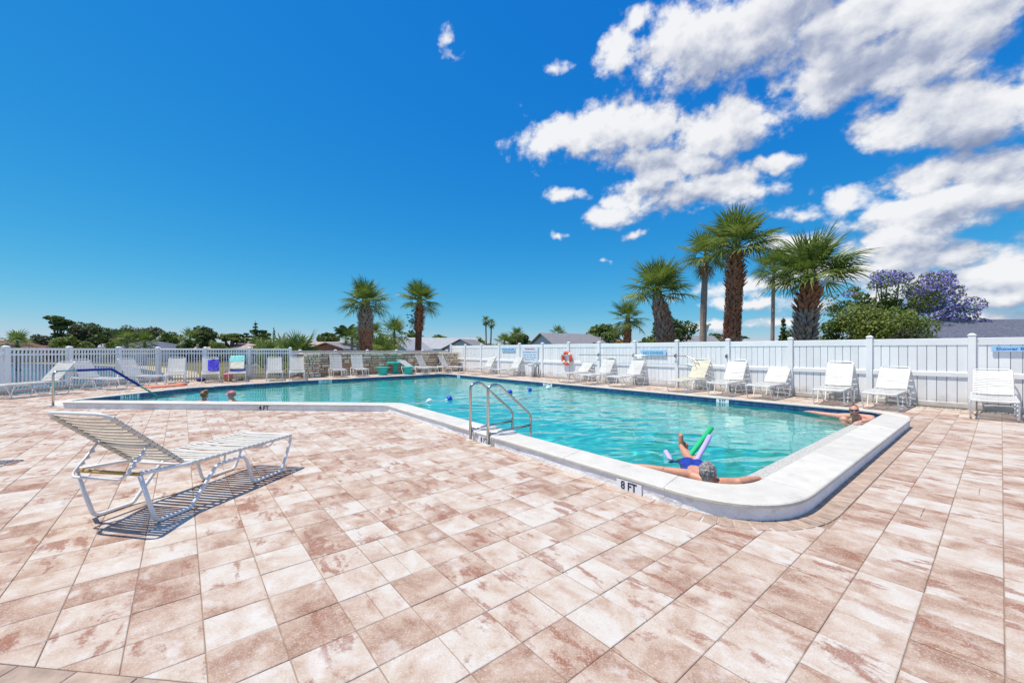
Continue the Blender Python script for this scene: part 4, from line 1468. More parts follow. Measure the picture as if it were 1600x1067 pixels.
def crown_clumps(kind, rnd, H, Wd):
    """clumps for a tree of height H and half width Wd standing at the origin"""
    cl = []
    if kind == 'round':
        for k in range(15):
            a = rnd.uniform(0, 6.28); t = rnd.uniform(.36, .9)
            rr = Wd * (1 - ((t - .5) / .55) ** 2) * rnd.uniform(.25, .78)
            s_ = rnd.uniform(.22, .36) * Wd
            cl.append(((rr * math.cos(a), rr * math.sin(a), H * t - s_ * .2), (s_ * 1.15, s_ * 1.15, min(s_ * .8, H * .14))))
        cl.append(((0, 0, H * .62), (Wd * .5, Wd * .5, H * .24)))
    elif kind == 'layered':
        for k in range(13):
            a = rnd.uniform(0, 6.28); t = rnd.uniform(.42, .94)
            rr = Wd * rnd.uniform(.15, .85) * (1.15 - t * .5)
            s_ = rnd.uniform(.2, .36) * Wd
            cl.append(((rr * math.cos(a), rr * math.sin(a), H * t), (s_ * 1.2, s_ * 1.2, s_ * .38)))
    elif kind == 'jaca':
        for k in range(34):
            a = rnd.uniform(0, 6.28); t = rnd.uniform(.42, .95)
            rr = Wd * math.sqrt(max(.04, 1 - ((t - .42) / .6) ** 2)) * math.sqrt(rnd.uniform(.08, .95))
            s_ = rnd.uniform(.10, .20) * Wd
            cl.append(((rr * math.cos(a), rr * math.sin(a), H * t), (s_ * 1.2, s_ * 1.2, s_ * .75)))
    elif kind == 'bush':
        for k in range(14):
            a = rnd.uniform(0, 6.28); t = rnd.uniform(.2, .86)
            rr = Wd * math.sqrt(max(.05, 1 - t * t * .9)) * rnd.uniform(.1, .82)
            s_ = rnd.uniform(.2, .34) * Wd
            cl.append(((rr * math.cos(a), rr * math.sin(a), H * t), (s_, s_, min(s_, H * .17))))
    elif kind == 'conifer':
        n = 11
        for k in range(n):
            t = .12 + .86 * k / n
            w = Wd * (1.05 - t)
            for q in range(4):
                a = q * 1.57 + k * .7
                cl.append(((w * .5 * math.cos(a), w * .5 * math.sin(a), H * t), (w * .55, w * .55, H * .025)))
    return cl
def tree(name, label, cat, u, v_top, Y, width_px, kind, m, n, leaf, seed, trunk=.3, group=None, extra=None, u_off=0):
    rnd = random.Random(seed)
    p = atY(u, v_top, Y)
    H = p.z - GZ
    Wd = width_px / 2 * Y / FOC
    root = thing(name, label, cat, (p.x, p.y, GZ), 0, group)
    cl = crown_clumps(kind, rnd, H, Wd)
    mb = MB()
    if kind == 'conifer':
        mb.tube([(0, 0, 0), (0, 0, H * .98)], [.2, .03], 6)
    else:
        limbs(mb, trunk, H * (.38 if kind != 'bush' else .08), cl, rnd)
    mb.build('trunk', M['bark'], root)
    mb = MB()
    cloud_leaves(mb, cl, n, leaf, rnd)
    mb.build('crown', m, root)
    if extra:
        mb = MB()
        m2, n2, sz2, which = extra
        cloud_leaves(mb, [c for c in cl if which(c)] or cl, n2, sz2, rnd)
        mb.build('blossoms' if m2 is M['blossom'] else 'bright_leaves', m2, root)
    return root
D, MD, LT, OL = M['leaf_dark'], M['leaf_mid'], M['leaf_light'], M['leaf_olive']
TG = 'trees on the skyline'
for i, (u, v, Y, w, kind, m, n, lf, lab) in enumerate([
    (92, 493, 80, 50, 'layered', D, 2600, .42, 'spreading pine with gaps in its crown at the left end of the wood'),
    (150, 499, 86, 84, 'round', D, 3600, .45, 'dark broad tree forming the highest part of the wood'),
    (128, 505, 80, 44, 'round', OL, 2000, .42, 'greyish tree in front of the dark broad tree'),
    (186, 506, 82, 60, 'round', D, 2400, .42, 'dark tree in the middle of the wood'),
    (226, 509, 78, 74, 'round', OL, 2600, .42, 'olive coloured broad tree behind the slate grey roof'),
    (206, 507, 90, 50, 'round', MD, 2000, .42, 'green tree between the dark and the olive trees'),
    (266, 516, 76, 46, 'round', MD, 2000, .4, 'lower green tree at the right end of the wood'),
    (321, 507, 66, 50, 'round', D, 3000, .36, 'round headed tree standing alone with its trunk showing'),
    (360, 521, 64, 40, 'layered', LT, 1500, .36, 'bright flat topped small tree right of the round headed tree'),
    (382, 512, 70, 26, 'layered', MD, 1200, .36, 'thin crowned tree left of the dark conifer'),
    (408, 514, 70, 34, 'layered', MD, 1500, .36, 'open tree spreading to the right of the dark conifer'),
    (515, 516, 66, 40, 'round', MD, 2600, .4, 'bushy green tree left of the coconut palm'),
    (690, 522, 100, 44, 'round', MD, 1600, .5, 'low tree behind the long pale roof'),
    (745, 523, 95, 40, 'round', LT, 1600, .45, 'light green tree at the right gable of the pale roofed house'),
    (810, 518, 80, 42, 'round', D, 2600, .42, 'dark round tree left of the blue gabled house'),
    (943, 502, 60, 64, 'round', MD, 3200, .36, 'broad green tree behind the gabled house'),
    (1052, 487, 55, 90, 'round', D, 4200, .36, 'large dark green tree behind the leaning palm'),
    (1120, 514, 70, 40, 'round', MD, 1600, .38, 'small tree by the lamp post'),
    (1164, 522, 90, 26, 'round', MD, 1200, .4, 'tiny round tree far off between the tall palms'),
    (1233, 516, 50, 80, 'bush', MD, 2600, .3, 'green bushes left of the fat palm trunk')]):
    tree('broad_tree', lab, 'tree', u, v, Y, w, kind, m, n, lf, 200 + i, group=TG)
for i, (u, v, Y, w, lab) in enumerate([(399, 500, 68, 28, 'dark bushy conifer, tallest of the conifers'), (428, 509, 110, 12, 'slim far conifer with a pointed top'), (444, 519, 120, 9, 'smallest far conifer on the skyline'), (1224, 494, 45, 22, 'thin dark conifer behind the fat palm trunk')]):
    tree('conifer', lab, 'tree', u, v, Y, w, 'conifer', D, 900, .38, 300 + i, group='conifers')
for i, (u, v, Y, w, m, n, lf, lab) in enumerate([
    (66, 523, 62, 40, OL, 1400, .36, 'olive bush at the left foot of the wood'),
    (85, 530, 58, 26, M['leaf_rust'], 900, .34, 'rusty coloured bush beyond the lake'),
    (112, 523, 56, 60, LT, 2200, .34, 'bright green shrubs below the spreading pine'),
    (138, 532, 52, 30, LT, 1300, .3, 'low yellow-green bush beyond the lake fence'),
    (172, 526, 58, 40, LT, 1500, .32, 'light green bush left of the slate grey roof'),
    (286, 530, 56, 40, MD, 1500, .32, 'green bush right of the slate grey roof'),
    (345, 533, 56, 50, LT, 1500, .3, 'green bush in front of the pinkish roofs'),
    (410, 530, 40, 60, LT, 2200, .26, 'yellow-green shrubs behind the towels'),
    (760, 534, 80, 60, LT, 1800, .34, 'yellow-green bushes behind the fence corner'),
    (970, 530, 48, 44, M['leaf_gold'], 1500, .28, 'golden yellow bush at the foot of the small slender palm'),
    (928, 533, 46, 34, LT, 1200, .26, 'lime green bush in front of the gabled house'),
    (1008, 521, 46, 54, LT, 2200, .28, 'yellow-green bush left of the leaning palm')]):
    tree('bush', lab, 'bush', u, v, Y, w, 'bush', m, n, lf, 400 + i, trunk=.12, group='bushes beyond the fences')
# the big bush and the jacaranda on the right
tree('bush', 'large olive and green bush behind the fence below the jacaranda', 'bush', 1365, 474, 24, 190, 'bush', LT, 6000, .14, 501, trunk=.14, extra=(M['leaf_lime'], 4500, .14, lambda c: True))  # extra layer of brighter leaves added to lighten the self-shaded bush
tree('bush', 'green bush right behind the fat palm trunk', 'bush', 1300, 492, 25, 70, 'bush', MD, 3000, .14, 502, trunk=.1)
tree('bush', 'greyish leafy bush at the corner of the slate roof', 'bush', 1418, 504, 21, 60, 'bush', OL, 2600, .12, 503, trunk=.08)
tree('jacaranda_tree', 'jacaranda tree with violet blossoms above the slate roof', 'tree', 1384, 426, 34, 195, 'jaca', LT, 7000, .16, 515, trunk=.15, extra=(M['blossom'], 6000, .15, lambda c: c[0][0] + 1.4 * math.sin(c[0][2] * 7 + c[0][1] * 3) > -1.0))
tree('broad_tree', 'open leafed green tree left of the violet blossoms', 'tree', 1350, 438, 33, 96, 'jaca', LT, 4500, .16, 506, trunk=.15)
tree('broad_tree', 'sparse tree at the right flank of the jacaranda', 'tree', 1492, 462, 36, 90, 'layered', MD, 1300, .17, 507, trunk=.15, extra=(M['blossom'], 1700, .16, lambda c: True))

# palmetto shrubs: fronds from the ground
def palmetto(label, u, v_top, Y, w, n, seed):
    rnd = random.Random(seed)
    p = atY(u, v_top, Y)
    root = thing('palmetto_shrub', label, 'shrub', (p.x, p.y, GZ), 0, 'palmettos behind the picket fence')
    Wd = w / 2 * Y / FOC
    H = p.z - GZ
    for k in range(n):
        el = R(rnd.uniform(28, 88)); a = rnd.uniform(0, 6.28)
        o = link('frond', FROND_FAR[k % 2] if k % 3 else FROND[2], root)
        rr = Wd * .6 * math.sqrt(rnd.random())
        b0 = rnd.uniform(0, 6.28)
        o.matrix_local = Matrix.Translation((rr * math.cos(b0), rr * math.sin(b0), H * rnd.uniform(0, .45))) @ Matrix.Rotation(a, 4, 'Z') @ Matrix.Rotation(-el, 4, 'Y') @ Matrix.Rotation(rnd.uniform(-.6, .6), 4, 'X') @ Matrix.Scale(H / 2.4 * rnd.uniform(.7, 1.1), 4)
palmetto('bright palmetto clump just left of the stone pier, tallest one', 466, 522, 27, 62, 40, 1)
palmetto('bright palmetto clump behind the gate post', 436, 526, 29, 50, 30, 2)
palmetto('spiky palmetto clump right of the stout russet trunk', 597, 526, 33, 44, 34, 3)

# ------------------------------------------------------------------ houses
def house(label, u, Y, ridge_v, length, depth_, eave, ang, roof, wall_m, style='gable', wins=2, over=.45):
    c = atY(u, 547, Y)
    root = thing('house', label, 'house', (c.x, c.y, GZ), ang, 'low houses beyond the fences')
    rz = CAM_H + (547 - ridge_v) * Y / FOC - GZ
    L, Dp, e = length / 2, depth_ / 2, eave
    mb = MB()
    mb.box((0, 0, e / 2 + .02), (2 * L, 2 * Dp, e - .04))
    if style == 'gable':
        for sx in (-1, 1):
            x = sx * (L - .06)
            vs = [(x - .06, -Dp, e - .03), (x - .06, Dp, e - .03), (x - .06, 0, rz - .12), (x + .06, -Dp, e - .03), (x + .06, Dp, e - .03), (x + .06, 0, rz - .12)]
            mb.add(vs, [(0, 1, 2), (5, 4, 3), (0, 3, 4, 1), (1, 4, 5, 2), (2, 5, 3, 0)])
    mb.build('wall', wall_m, root)
    mb = MB()
    th = .10
    Lo, Do = L + over, Dp + over
    ez = e - (rz - e) / Dp * over
    if style == 'gable':
        for sy in (-1, 1):
            vs = [(-Lo, sy * Do, ez), (Lo, sy * Do, ez), (Lo, 0, rz), (-Lo, 0, rz)]
            vs += [(x, y, z + th) for x, y, z in vs]
            mb.add(vs, [(0, 1, 2, 3), (7, 6, 5, 4), (0, 4, 5, 1), (1, 5, 6, 2), (3, 7, 4, 0)])
    else:
        r_ = max(.5, L - Dp)
        vs = [(-Lo, -Do, ez), (Lo, -Do, ez), (Lo, Do, ez), (-Lo, Do, ez), (-r_, 0, rz + th), (r_, 0, rz + th)]
        mb.add(vs, [(0, 1, 5, 4), (1, 2, 5), (2, 3, 4, 5), (3, 0, 4), (3, 2, 1, 0)])
    mb.build('roof', roof, root)
    mb = MB()
    for sy in (-1, 1):
        mb = MB(); mb.box((0, sy * (Do + .015), ez - .02), (2 * Lo, .03, .2)); mb.build('fascia', M['fascia'], root)
    for k in range(wins):
        x = -L + (k + .5) * 2 * L / wins
        mb = MB(); mb.box((0, 0, 0), (1.5, .06, 1.15)); w = mb.build('window', M['fascia'], root, loc=(x, -Dp - .03, e * .55))
        mb = MB(); mb.box((-.34, 0, 0), (.6, .02, .95)); mb.box((.34, 0, 0), (.6, .02, .95)); mb.build('pane', M['glass'], w, loc=(0, -.035, 0))
    return root
def barge(root, L, Dp, e, rz, over, side):
    pass
house('low house with a brown hipped roof beyond the lake at the far left', 22, 62, 533, 15, 9, 1.95, .1, M['roof_brown'], M['wall_cream'], 'hip')
house('house with a slate grey hipped roof in front of the wood', 236, 62, 534, 10, 8, 2.0, .15, M['roof_slate'], M['wall_white'], 'hip')
house('pinkish roofed house behind the bush left of the conifer', 336, 68, 536, 8, 7, 2.0, 0, M['roof_pink'], M['wall_cream'], 'hip', 1)
house('small grey roofed house behind the bush by the turquoise towel', 380, 66, 537.5, 7, 6, 2.0, 0, M['roof_pink'], M['wall_blue'], 'gable', 1)
house('beige house with a low pale roof right of the palmettos', 506, 62, 535, 8, 6, 2.0, .05, M['roof_pink'], M['wall_cream'], 'gable', 2)
house('house with a small brown gable beside the coconut palm', 532, 60, 536.5, 6, 5, 2.0, 1.35, M['roof_grey'], M['wall_brick'], 'gable', 1)
house('small brick and blue gabled house left of the smooth palm trunk', 634, 66, 530, 6.5, 5, 1.9, 1.2, M['roof_pale'], M['wall_blue'], 'gable', 1)
house('long house with a pale grey roof behind the stone wall', 687, 74, 528.5, 13, 8, 2.05, .12, M['roof_pale'], M['wall_white'], 'gable', 4)
house('house end with a dark open gable right of the long pale roof', 731, 70, 531, 5, 6.5, 2.0, 1.2, M['roof_grey'], M['wall_blue'], 'gable', 1)
house('low pale roofed house just left of the blue gable', 826, 80, 537, 8, 6, 1.8, 0, M['roof_pale'], M['wall_white'], 'gable', 1)
house('grey roofed house with a pale blue gable end behind the warning sign', 905, 58, 522.5, 12.5, 8, 2.0, R(28), M['roof_grey'], M['wall_blue'], 'gable', 2)
house('house with a grey-brown roof behind the leaning palm', 1066, 62, 525.5, 9, 7, 2.1, .05, M['roof_grey'], M['wall_cream'], 'gable', 2)
house('small gabled house in front of the dark green tree', 1029, 56, 527, 4.5, 4, 2.0, 1.45, M['roof_grey'], M['wall_cream'], 'gable', 1)
house('far pale roof between the two tall trunks', 1178, 85, 530, 9, 6, 2.2, 0, M['roof_pale'], M['wall_white'], 'gable', 1)
house('nearby house with a dark slate grey shingle roof at the right', 1560, 30, 501, 15, 10, 2.25, R(-5), M['roof_slate'], M['wall_white'], 'gable', 2)

# lamp post behind the fence
p = atY(1103.5, 508, 32)
lamp = thing('street_lamp', 'short lamp post with a flared white head beside the smooth palm trunk', 'street lamp', (p.x, p.y, GZ))
h = p.z - GZ
mb = MB(); mb.tube([(0, 0, 0), (0, 0, h * .87)], [.06, .045], 8); mb.build('post', M['lamp_metal'], lamp, smooth=True)
mb = MB(); mb.lathe([(.09, h * .86), (.12, h * .88), (.24, h * .985), (.25, h * .995)], n=10); mb.build('lantern', M['lamp_glass'], lamp)
mb = MB(); mb.lathe([(.36, h * .997), (.33, h * 1.03), (.02, h * 1.045)], n=12); mb.build('lamp_hood', M['white'], lamp)
# ------------------------------------------------------------------ steel: ladder and handrail
ls_ = 5.08
lad = thing('pool_ladder', 'stainless steel pool ladder with two arched rails over the kerb', 'ladder', tuple(ST(ls_, t_o(ls_))), ANG_A)
# local x towards the water, local y along +s
for sy in (.235, -.235):
    mb = MB()
    mb.tube(fillet([(-.03, sy, -.01), (-.03, sy, .885), (.16, sy, .90), (.825, sy, .375), (.83, sy, -.9)], [0, .16, .14, .12, 0], 8), .0215, 12)
    mb.build('rail', M['steel'], lad, smooth=True)
    mb = MB(); mb.tube([(-.03, sy, .175), (.83, sy, .205)], .0195, 10); mb.build('cross_tube', M['steel'], lad, smooth=True)
    mb = MB(); mb.lathe([(.075, .0), (.07, .012), (.03, .02)], (-.03, sy, 0), 14); mb.build('base_flange', M['coping'], lad)
    # pale moulded saddle that carries the rail over the kerb
    mb = MB()
    for off in (.055, .10):
        pth = fillet([(-.012, sy - off, .0), (-.012, sy - off, .150), (.12, sy - off, .168), (.40, sy - off, .175), (.44, sy - off, .15)], [0, .03, .05, .08, 0], 4)
        mb.tube(pth, .011, 6)
    mb.build('saddle', M['white'], lad, smooth=True)
for z in (-.35, -.62):
    mb = MB(); mb.box((.83, 0, z), (.09, .46, .03)); mb.build('step', M['steel'], lad)

hr = thing('handrail', 'steel handrail with a blue grip sloping into the shallow water at the left', 'handrail', tuple(at(83, 635)))
yv = Vector((.02, 1, 0))
path = fillet([(0, 0, -.01), (0, 0, .885), (.03, 1.45, .875), (.06, 3.4, -.38)], [0, .13, .10, 0], 7)
mb = MB(); mb.tube(path, .024, 10); mb.build('rail', M['steel'], hr, smooth=True)
cumr = cumlen(path)
g0, g1 = .885 + .50, .885 + 1.4 + 1.02
mb = MB(); mb.tube(resample([along(path, cumr, g0 + (g1 - g0) * k / 24) for k in range(25)], 1), .035, 10); mb.build('grip', M['blue_grip'], hr, smooth=True)
mb = MB(); mb.lathe([(.07, 0), (.065, .012), (.03, .02)], n=12); mb.build('base_flange', M['steel'], hr)

# ------------------------------------------------------------------ float line: each float rides on the rope
A_, B_ = ST(10.6, 4.7, WATER_Z), ST(11.6, 12.1, WATER_Z)
mb = MB()
K = 40
rp = [A_.lerp(B_, k / K) + Vector((0, 0, .012 + .010 * math.sin(k * 1.3))) for k in range(K + 1)]
mb.tube(rp, .011, 5)
for k in range(90):
    f = random.uniform(.22, .93)
    p = A_.lerp(B_, f)
    mb.ball(p + Vector((0, 0, .014)), (.028, .028, .024), 6, 4)
tag(mb.build('float_rope', M['rope']), 'white beaded rope across the pool joining the floats', 'rope')
for i, (u, v, mk, r, lab) in enumerate([(655, 626, 'buoy_white', .085, 'white float nearest the kerb on the rope'), (696, 624, 'buoy_blue', .10, 'blue float left of the ladder on the rope'),
                                        (796, 614, 'buoy_blue', .10, 'blue float just right of the ladder rails on the rope'), (832, 611, 'buoy_blue', .10, 'farthest blue float on the rope'), (867, 608, 'buoy_white', .10, 'white float near the fence side of the pool')]):
    p = at(u, v, WATER_Z)
    # slide on to the rope
    d = B_ - A_
    f = (p - A_).dot(d) / d.dot(d)
    q = A_.lerp(B_, f)
    b = thing('pool_float', lab, 'float', (q.x, q.y, WATER_Z + .02), 0, 'floats on the rope')
    mb = MB(); mb.ball((0, 0, .015), (r, r, r * .92), 14, 9); mb.build('float_body', M[mk], b, smooth=True)
    mb = MB()
    dn = d.normalized()
    for s_ in (-1, 1): mb.tube([dn * (s_ * r * .9), dn * (s_ * (r + .05))], [.035, .022], 8)
    mb.build('end_collar', M['buoy_white'], b)

# ------------------------------------------------------------------ teal table and stools
tp = at(618, 584)
def octa(prof, c=(0, 0, 0), n=8): 
    mb = MB(); mb.lathe(prof, c, n); return mb
tb = thing('teal_table', 'round teal concrete table by the stone wall', 'table', tuple(tp))
octa([(.26, 0), (.28, .03), (.15, .10), (.13, .50), (.20, .58)], n=10).build('pedestal', M['teal'], tb)
octa([(.48, .60), (.52, .62), (.52, .69), (.50, .70)], n=20).build('table_top', M['teal'], tb)
octa([(.0, .70), (.05, .70), (.05, .712), (.0, .712)], n=10).build('parasol_hole', M['dark'], tb)
for (u, v, lab) in ((598, 586, 'teal concrete stool left of the teal table'), (638, 585, 'teal concrete stool right of the teal table')):
    s = thing('teal_stool', lab, 'stool', tuple(at(u, v)), 0, 'teal stools')
    octa([(.27, 0), (.27, .10), (.25, .12), (.26, .36), (.30, .38)], n=8).build('pedestal', M['teal'], s)
    octa([(.33, .385), (.345, .40), (.345, .455), (.33, .465)], n=16).build('seat', M['teal'], s)

# ------------------------------------------------------------------ things on the fence
def on_fence(s, z, off=.03): return fence_pt(s, off, z)
FX = -s_dir                                     # reading direction on the fence as seen from the pool
def s_of(u):
    """station along the fence whose line of sight passes column u"""
    k = (u - 800) / FOC
    # k = (CA t - SA s)/(SA t + CA s)
    return FT * (CA - k * SA) / (k * CA + SA)
def z_of(s, v):
    y = ST(s, FT).y
    return CAM_H + (VH - v) * y / FOC
def sign(name, label, u0, u1, v0, v1, m, lines):
    sa, sb = s_of(u0), s_of(u1)
    sm = (sa + sb) / 2
    z0, z1 = z_of(sm, v1), z_of(sm, v0)
    w, h = abs(sa - sb), z1 - z0
    o = thing(name, label, 'sign', tuple(on_fence(sm, (z0 + z1) / 2, .05)))
    rot = facing(FX, pool_n)
    mb = MB(); mb.cbox((0, 0, 0), (w, h, .02), .004)
    pl = mb.build('sign_board', m, o, rot=rot)
    for (txt, mm, fy, fs, wd) in lines:
        me = text_mesh(txt, h * fs, M[mm], .0015, h * fs * .02, 1.0)
        ww = max(v.co.x for v in me.vertices) - min(v.co.x for v in me.vertices)
        k = wd * w / ww
        for v in me.vertices: v.co.x *= k
        link('lettering', me, pl, loc=(0, h * fy, .0118))
    return o
sign('warning_sign', 'white sign with red WARNING and blue lines of text on the fence', 816.5, 841.5, 541.3, 565.3, M['sign'],
     [('WARNING', 'txt_red', .33, .16, .62), ('NO LIFEGUARD ON DUTY', 'txt_teal', .12, .10, .9), ('Swim At Your Own', 'txt_teal', -.05, .10, .82), ('Risk No Running', 'txt_teal', -.2, .10, .84), ('Shower First', 'txt_teal', -.34, .10, .62)])
sign('no_diving_sign', 'narrow pale blue NO DIVING sign on the fence', 1002, 1042, 546.5, 556, M['sign_blue'], [('NO DIVING', 'txt_teal', -.02, .62, .78)])
sign('small_blue_sign', 'small pale blue sign with blurred text on the fence left of the warning sign', 785, 806, 543.2, 548.2, M['sign_blue'], [('POOL RULES', 'txt_blue', 0, .6, .85)])
sign('shower_sign', 'pale blue Shower Before sign on the fence at the right edge', 1549, 1680, 540.5, 549.5, M['sign_blue'], [('Shower Before Entering', 'txt_blue', 0, .72, .88)])

sl = s_of(888.5)
ring = thing('life_ring', 'orange-red and white life ring hanging on a fence post', 'life ring', tuple(on_fence(sl + .02, z_of(sl, 559.5), .11)))
rot = facing(FX, pool_n)
RR, rr_ = .265, .075
def arc_tube(a0, a1, r, k=10):
    mb = MB()
    mb.tube([(RR * math.cos(a0 + (a1 - a0) * q / k), RR * math.sin(a0 + (a1 - a0) * q / k), 0) for q in range(k + 1)], r, 12)
    return mb
for q in range(4):
    a = PI / 4 + q * PI / 2
    arc_tube(a + .17, a + PI / 2 - .17, rr_).build('ring_segment', M['red'], ring, rot=rot, smooth=True)
    arc_tube(a - .168, a + .168, rr_ * 1.02, 4).build('white_band', M['white'], ring, rot=rot, smooth=True)
mb = MB()
gl = []
for q in range(33):
    a = 2 * PI * q / 32
    gl.append(((RR + rr_ + .012 + .03 * abs(math.sin(2 * a))) * math.cos(a + PI / 4), (RR + rr_ + .012 + .03 * abs(math.sin(2 * a))) * math.sin(a + PI / 4), .02))
mb.tube(gl, .008, 5)
mb.build('grab_line', M['rope'], ring, rot=rot)

# rescue pole with a body hook, on hooks screwed to the posts
s0_, s1_ = s_of(907), s_of(1066)
zz = 1.20
hook = thing('rescue_pole', 'long pale rescue pole with a curved body hook lying along the fence', 'pole', tuple(on_fence(s0_, zz, .13)), ANG_S + PI)
L = s0_ - s1_
mb = MB(); mb.tube([(0, 0, 0), (L, 0, 0)], .014, 8); mb.build('pole', M['steel'], hook, smooth=True)
mb = MB()
hk = fillet([(L, 0, 0), (L + .25, -.02, .0), (L + .62, -.04, -.12), (L + .80, -.05, -.42), (L + .62, -.05, -.46)], [0, .2, .3, .12, 0], 6)
mb.tube(hk, .011, 6)
hk2 = fillet([(L + .1, 0, 0), (L + .35, -.08, -.05), (L + .58, -.12, -.2), (L + .68, -.12, -.45)], [0, .2, .2, 0], 5)
mb.tube(hk2, .009, 6)
mb.build('body_hook', M['steel'], hook, smooth=True)
for i, u in enumerate((937, 991.7, 1057.4, 1137)):
    s = s_of(u)
    h_ = thing('pole_hook', ['dark hook on the fence post at the left end of the rescue pole', 'dark hook on the post just left of the no diving sign', 'dark hook on the post just right of the no diving sign', 'dark empty hook on the post behind the lounger beside the cream one'][i], 'hook', tuple(on_fence(s, 1.2, .066)), 0, 'pole hooks')
    mb = MB()
    d = pool_n * .12
    mb.tube(fillet([(0, 0, .06), d * .15 + Vector((0, 0, .05)), d * .2 + Vector((0, 0, -.035)), d * .85 + Vector((0, 0, -.04)), d * .9 + Vector((0, 0, .05))], .02, 3), .012, 6)
    mb.build('hook_bar', M['dark'], h_)
    mb = MB(); mb.box((0, 0, .02), (.05, .05, .13), Matrix.Rotation(ANG_S, 3, 'Z')); mb.build('hook_plate', M['grey'], h_)
# small white cabinet and coiled hose by the fence
s = s_of(834)
cb = thing('utility_box', 'small white utility box standing against the fence below the warning sign', 'box', tuple(on_fence(s, 0, .17)), ANG_S)
mb = MB(); mb.cbox((0, 0, .32), (.24, .2, .64), .01); mb.build('box_body', M['vinyl'], cb)
mb = MB(); mb.cbox((0, 0, .665), (.28, .24, .05), .012); mb.build('box_lid', M['white'], cb)
s = s_of(843.5)
hs = thing('garden_hose', 'dark hose hanging in coils beside the utility box', 'hose', tuple(on_fence(s, 0, .12)), ANG_S)
mb = MB()
mb.tube([(.02 + .10 * math.cos(a * .6), .03 + .02 * (k % 5) / 5, .36 + .30 * math.sin(a * .6)) for k, a in enumerate([q * .8 for q in range(48)])], .014, 6)
mb.build('hose_coil', M['dark'], hs, smooth=True)
mb = MB(); mb.box((0, 0, .62), (.1, .06, .06)); mb.tube([(0, 0, 0), (0, 0, .62)], .018, 6); mb.build('stand_pipe', M['grey'], hs)
# folded lounger frames leaning on the fence
s = s_of(805)
rk = thing('folded_lounger', 'folded lounger standing upright in shadow against the fence left of the warning sign', 'lounger', tuple(on_fence(s, 0, .25)), ANG_S)
mb = MB()
mb.tube(fillet([(-.26, -.1, .62), (-.26, .08, .0), (.26, .08, .0), (.26, -.1, .62), (-.26, -.1, .62)], .05, 4), .014, 6)
mb.build('folded_frame', M['frame'], rk)
mb = MB()
for k in range(5): mb.box((0, .055 - .03 * k, .09 + .11 * k), (.5, .008, .05))
mb.build('folded_straps', M['strap_aged'], rk)

# ------------------------------------------------------------------ things on the left deck
p0, p1 = at(229, 606.5), at(287, 602)
fm_dir = (p1 - p0)
fo = thing('foam_mat', 'orange foam float lying on the deck by the shallow end', 'float mat', tuple((p0 + p1) / 2), math.atan2(fm_dir.y, fm_dir.x))
Lm = fm_dir.length
mb = MB(); mb.cbox((0, 0, .03), (Lm, .46, .05), .015); mb.build('mat_body', M['orange'], fo)
mb = MB(); mb.tube([(Lm * .44, -.22, .065), (Lm * .44, .22, .065)], .045, 8); mb.build('mat_pillow', M['orange'], fo, smooth=True)
p = at(314, 596)
tw = thing('rolled_towel', 'navy blue towel lying rolled on the deck', 'towel', tuple(p))
mb = MB(); mb.ball((0, 0, .08), (.20, .15, .085), 12, 8); mb.ball((.04, -.03, .12), (.15, .11, .06), 10, 7); mb.build('towel_roll', M['navy'], tw, smooth=True)
p = at(356.5, 596)
bg = thing('beach_bag', 'straw beach bag with a pink top standing on the deck', 'bag', tuple(p))
mb = MB(); mb.lathe([(.12, 0), (.15, .02), (.18, .25)], n=14); mb.build('basket', M['basket'], bg)
mb = MB(); mb.lathe([(.182, .23), (.19, .34), (.12, .38), (.02, .36)], n=14); mb.build('cloth_top', M['bag_pink'], bg)
mb = MB(); mb.tube(fillet([(-.13, 0, .34), (-.1, 0, .52), (.1, 0, .52), (.13, 0, .34)], .06, 4), .012, 6); mb.build('bag_handle', M['basket'], bg)
for i, (u, v, lab) in enumerate(((372.5, 594, 'left brown sandal on the deck beside the beach bag'), (377.5, 593.4, 'right brown sandal on the deck beside the beach bag'))):
    sn = thing('sandal', lab, 'sandal', tuple(at(u, v)), .5 - .6 * i, 'pair of sandals')
    mb = MB(); mb.ball((0, 0, .018), (.14, .05, .018), 12, 6); mb.build('sole', M['brown'], sn)
    mb = MB(); mb.tube(fillet([(.03, -.048, .02), (.03, -.03, .075), (.03, .03, .075), (.03, .048, .02)], .02, 3), .014, 5); mb.build('sandal_strap', M['brown'], sn)

def drape(name, label, prot_loc, ang, theta, x0, x1, y0, y1, m, seed, bulge=.02, hang=0):
    """cloth lying over a lounger's back, x measured up the back from the hinge"""
    c, s_ = math.cos(R(theta)), math.sin(R(theta))
    root = thing(name, label, 'towel', (prot_loc[0], prot_loc[1], 0), ang)
    mb = MB()
    nx_, ny_ = 14, 12
    vs, fs = [], []
    for layer in (0, 1):
        for i in range(nx_ + 1):
            for j in range(ny_ + 1):
                x = x0 + (x1 - x0) * i / nx_; y = y0 + (y1 - y0) * j / ny_
                y += .02 * noise.noise(Vector((x * 6, seed, 0)))
                h = .045 + bulge * (1 + noise.noise(Vector((x * 7, y * 9, seed)))) + (.012 if layer else 0)
                over = max(0, x - .83)
                xx = min(x, .83 + .0)
                hh = h
                if over: xx, hh = .83 + .02, h - over
                vs.append((.33 - xx * c + hh * s_, y, .42 + xx * s_ + hh * c))
    n1_ = (nx_ + 1) * (ny_ + 1)
    for i in range(nx_):
        for j in range(ny_):
            a = i * (ny_ + 1) + j
            q = (a, a + 1, a + ny_ + 2, a + ny_ + 1)
            fs.append(q); fs.append(tuple(n1_ + k for k in reversed(q)))
    mb.add(vs, fs)
    mb.build('cloth', m, root, smooth=True)
drape('towel', 'violet and blue towel bunched on the back of a lounger', (-13.95, 18.6), R(-53), 56, .02, .62, -.10, .31, M['towel_blue'], 3, .05)
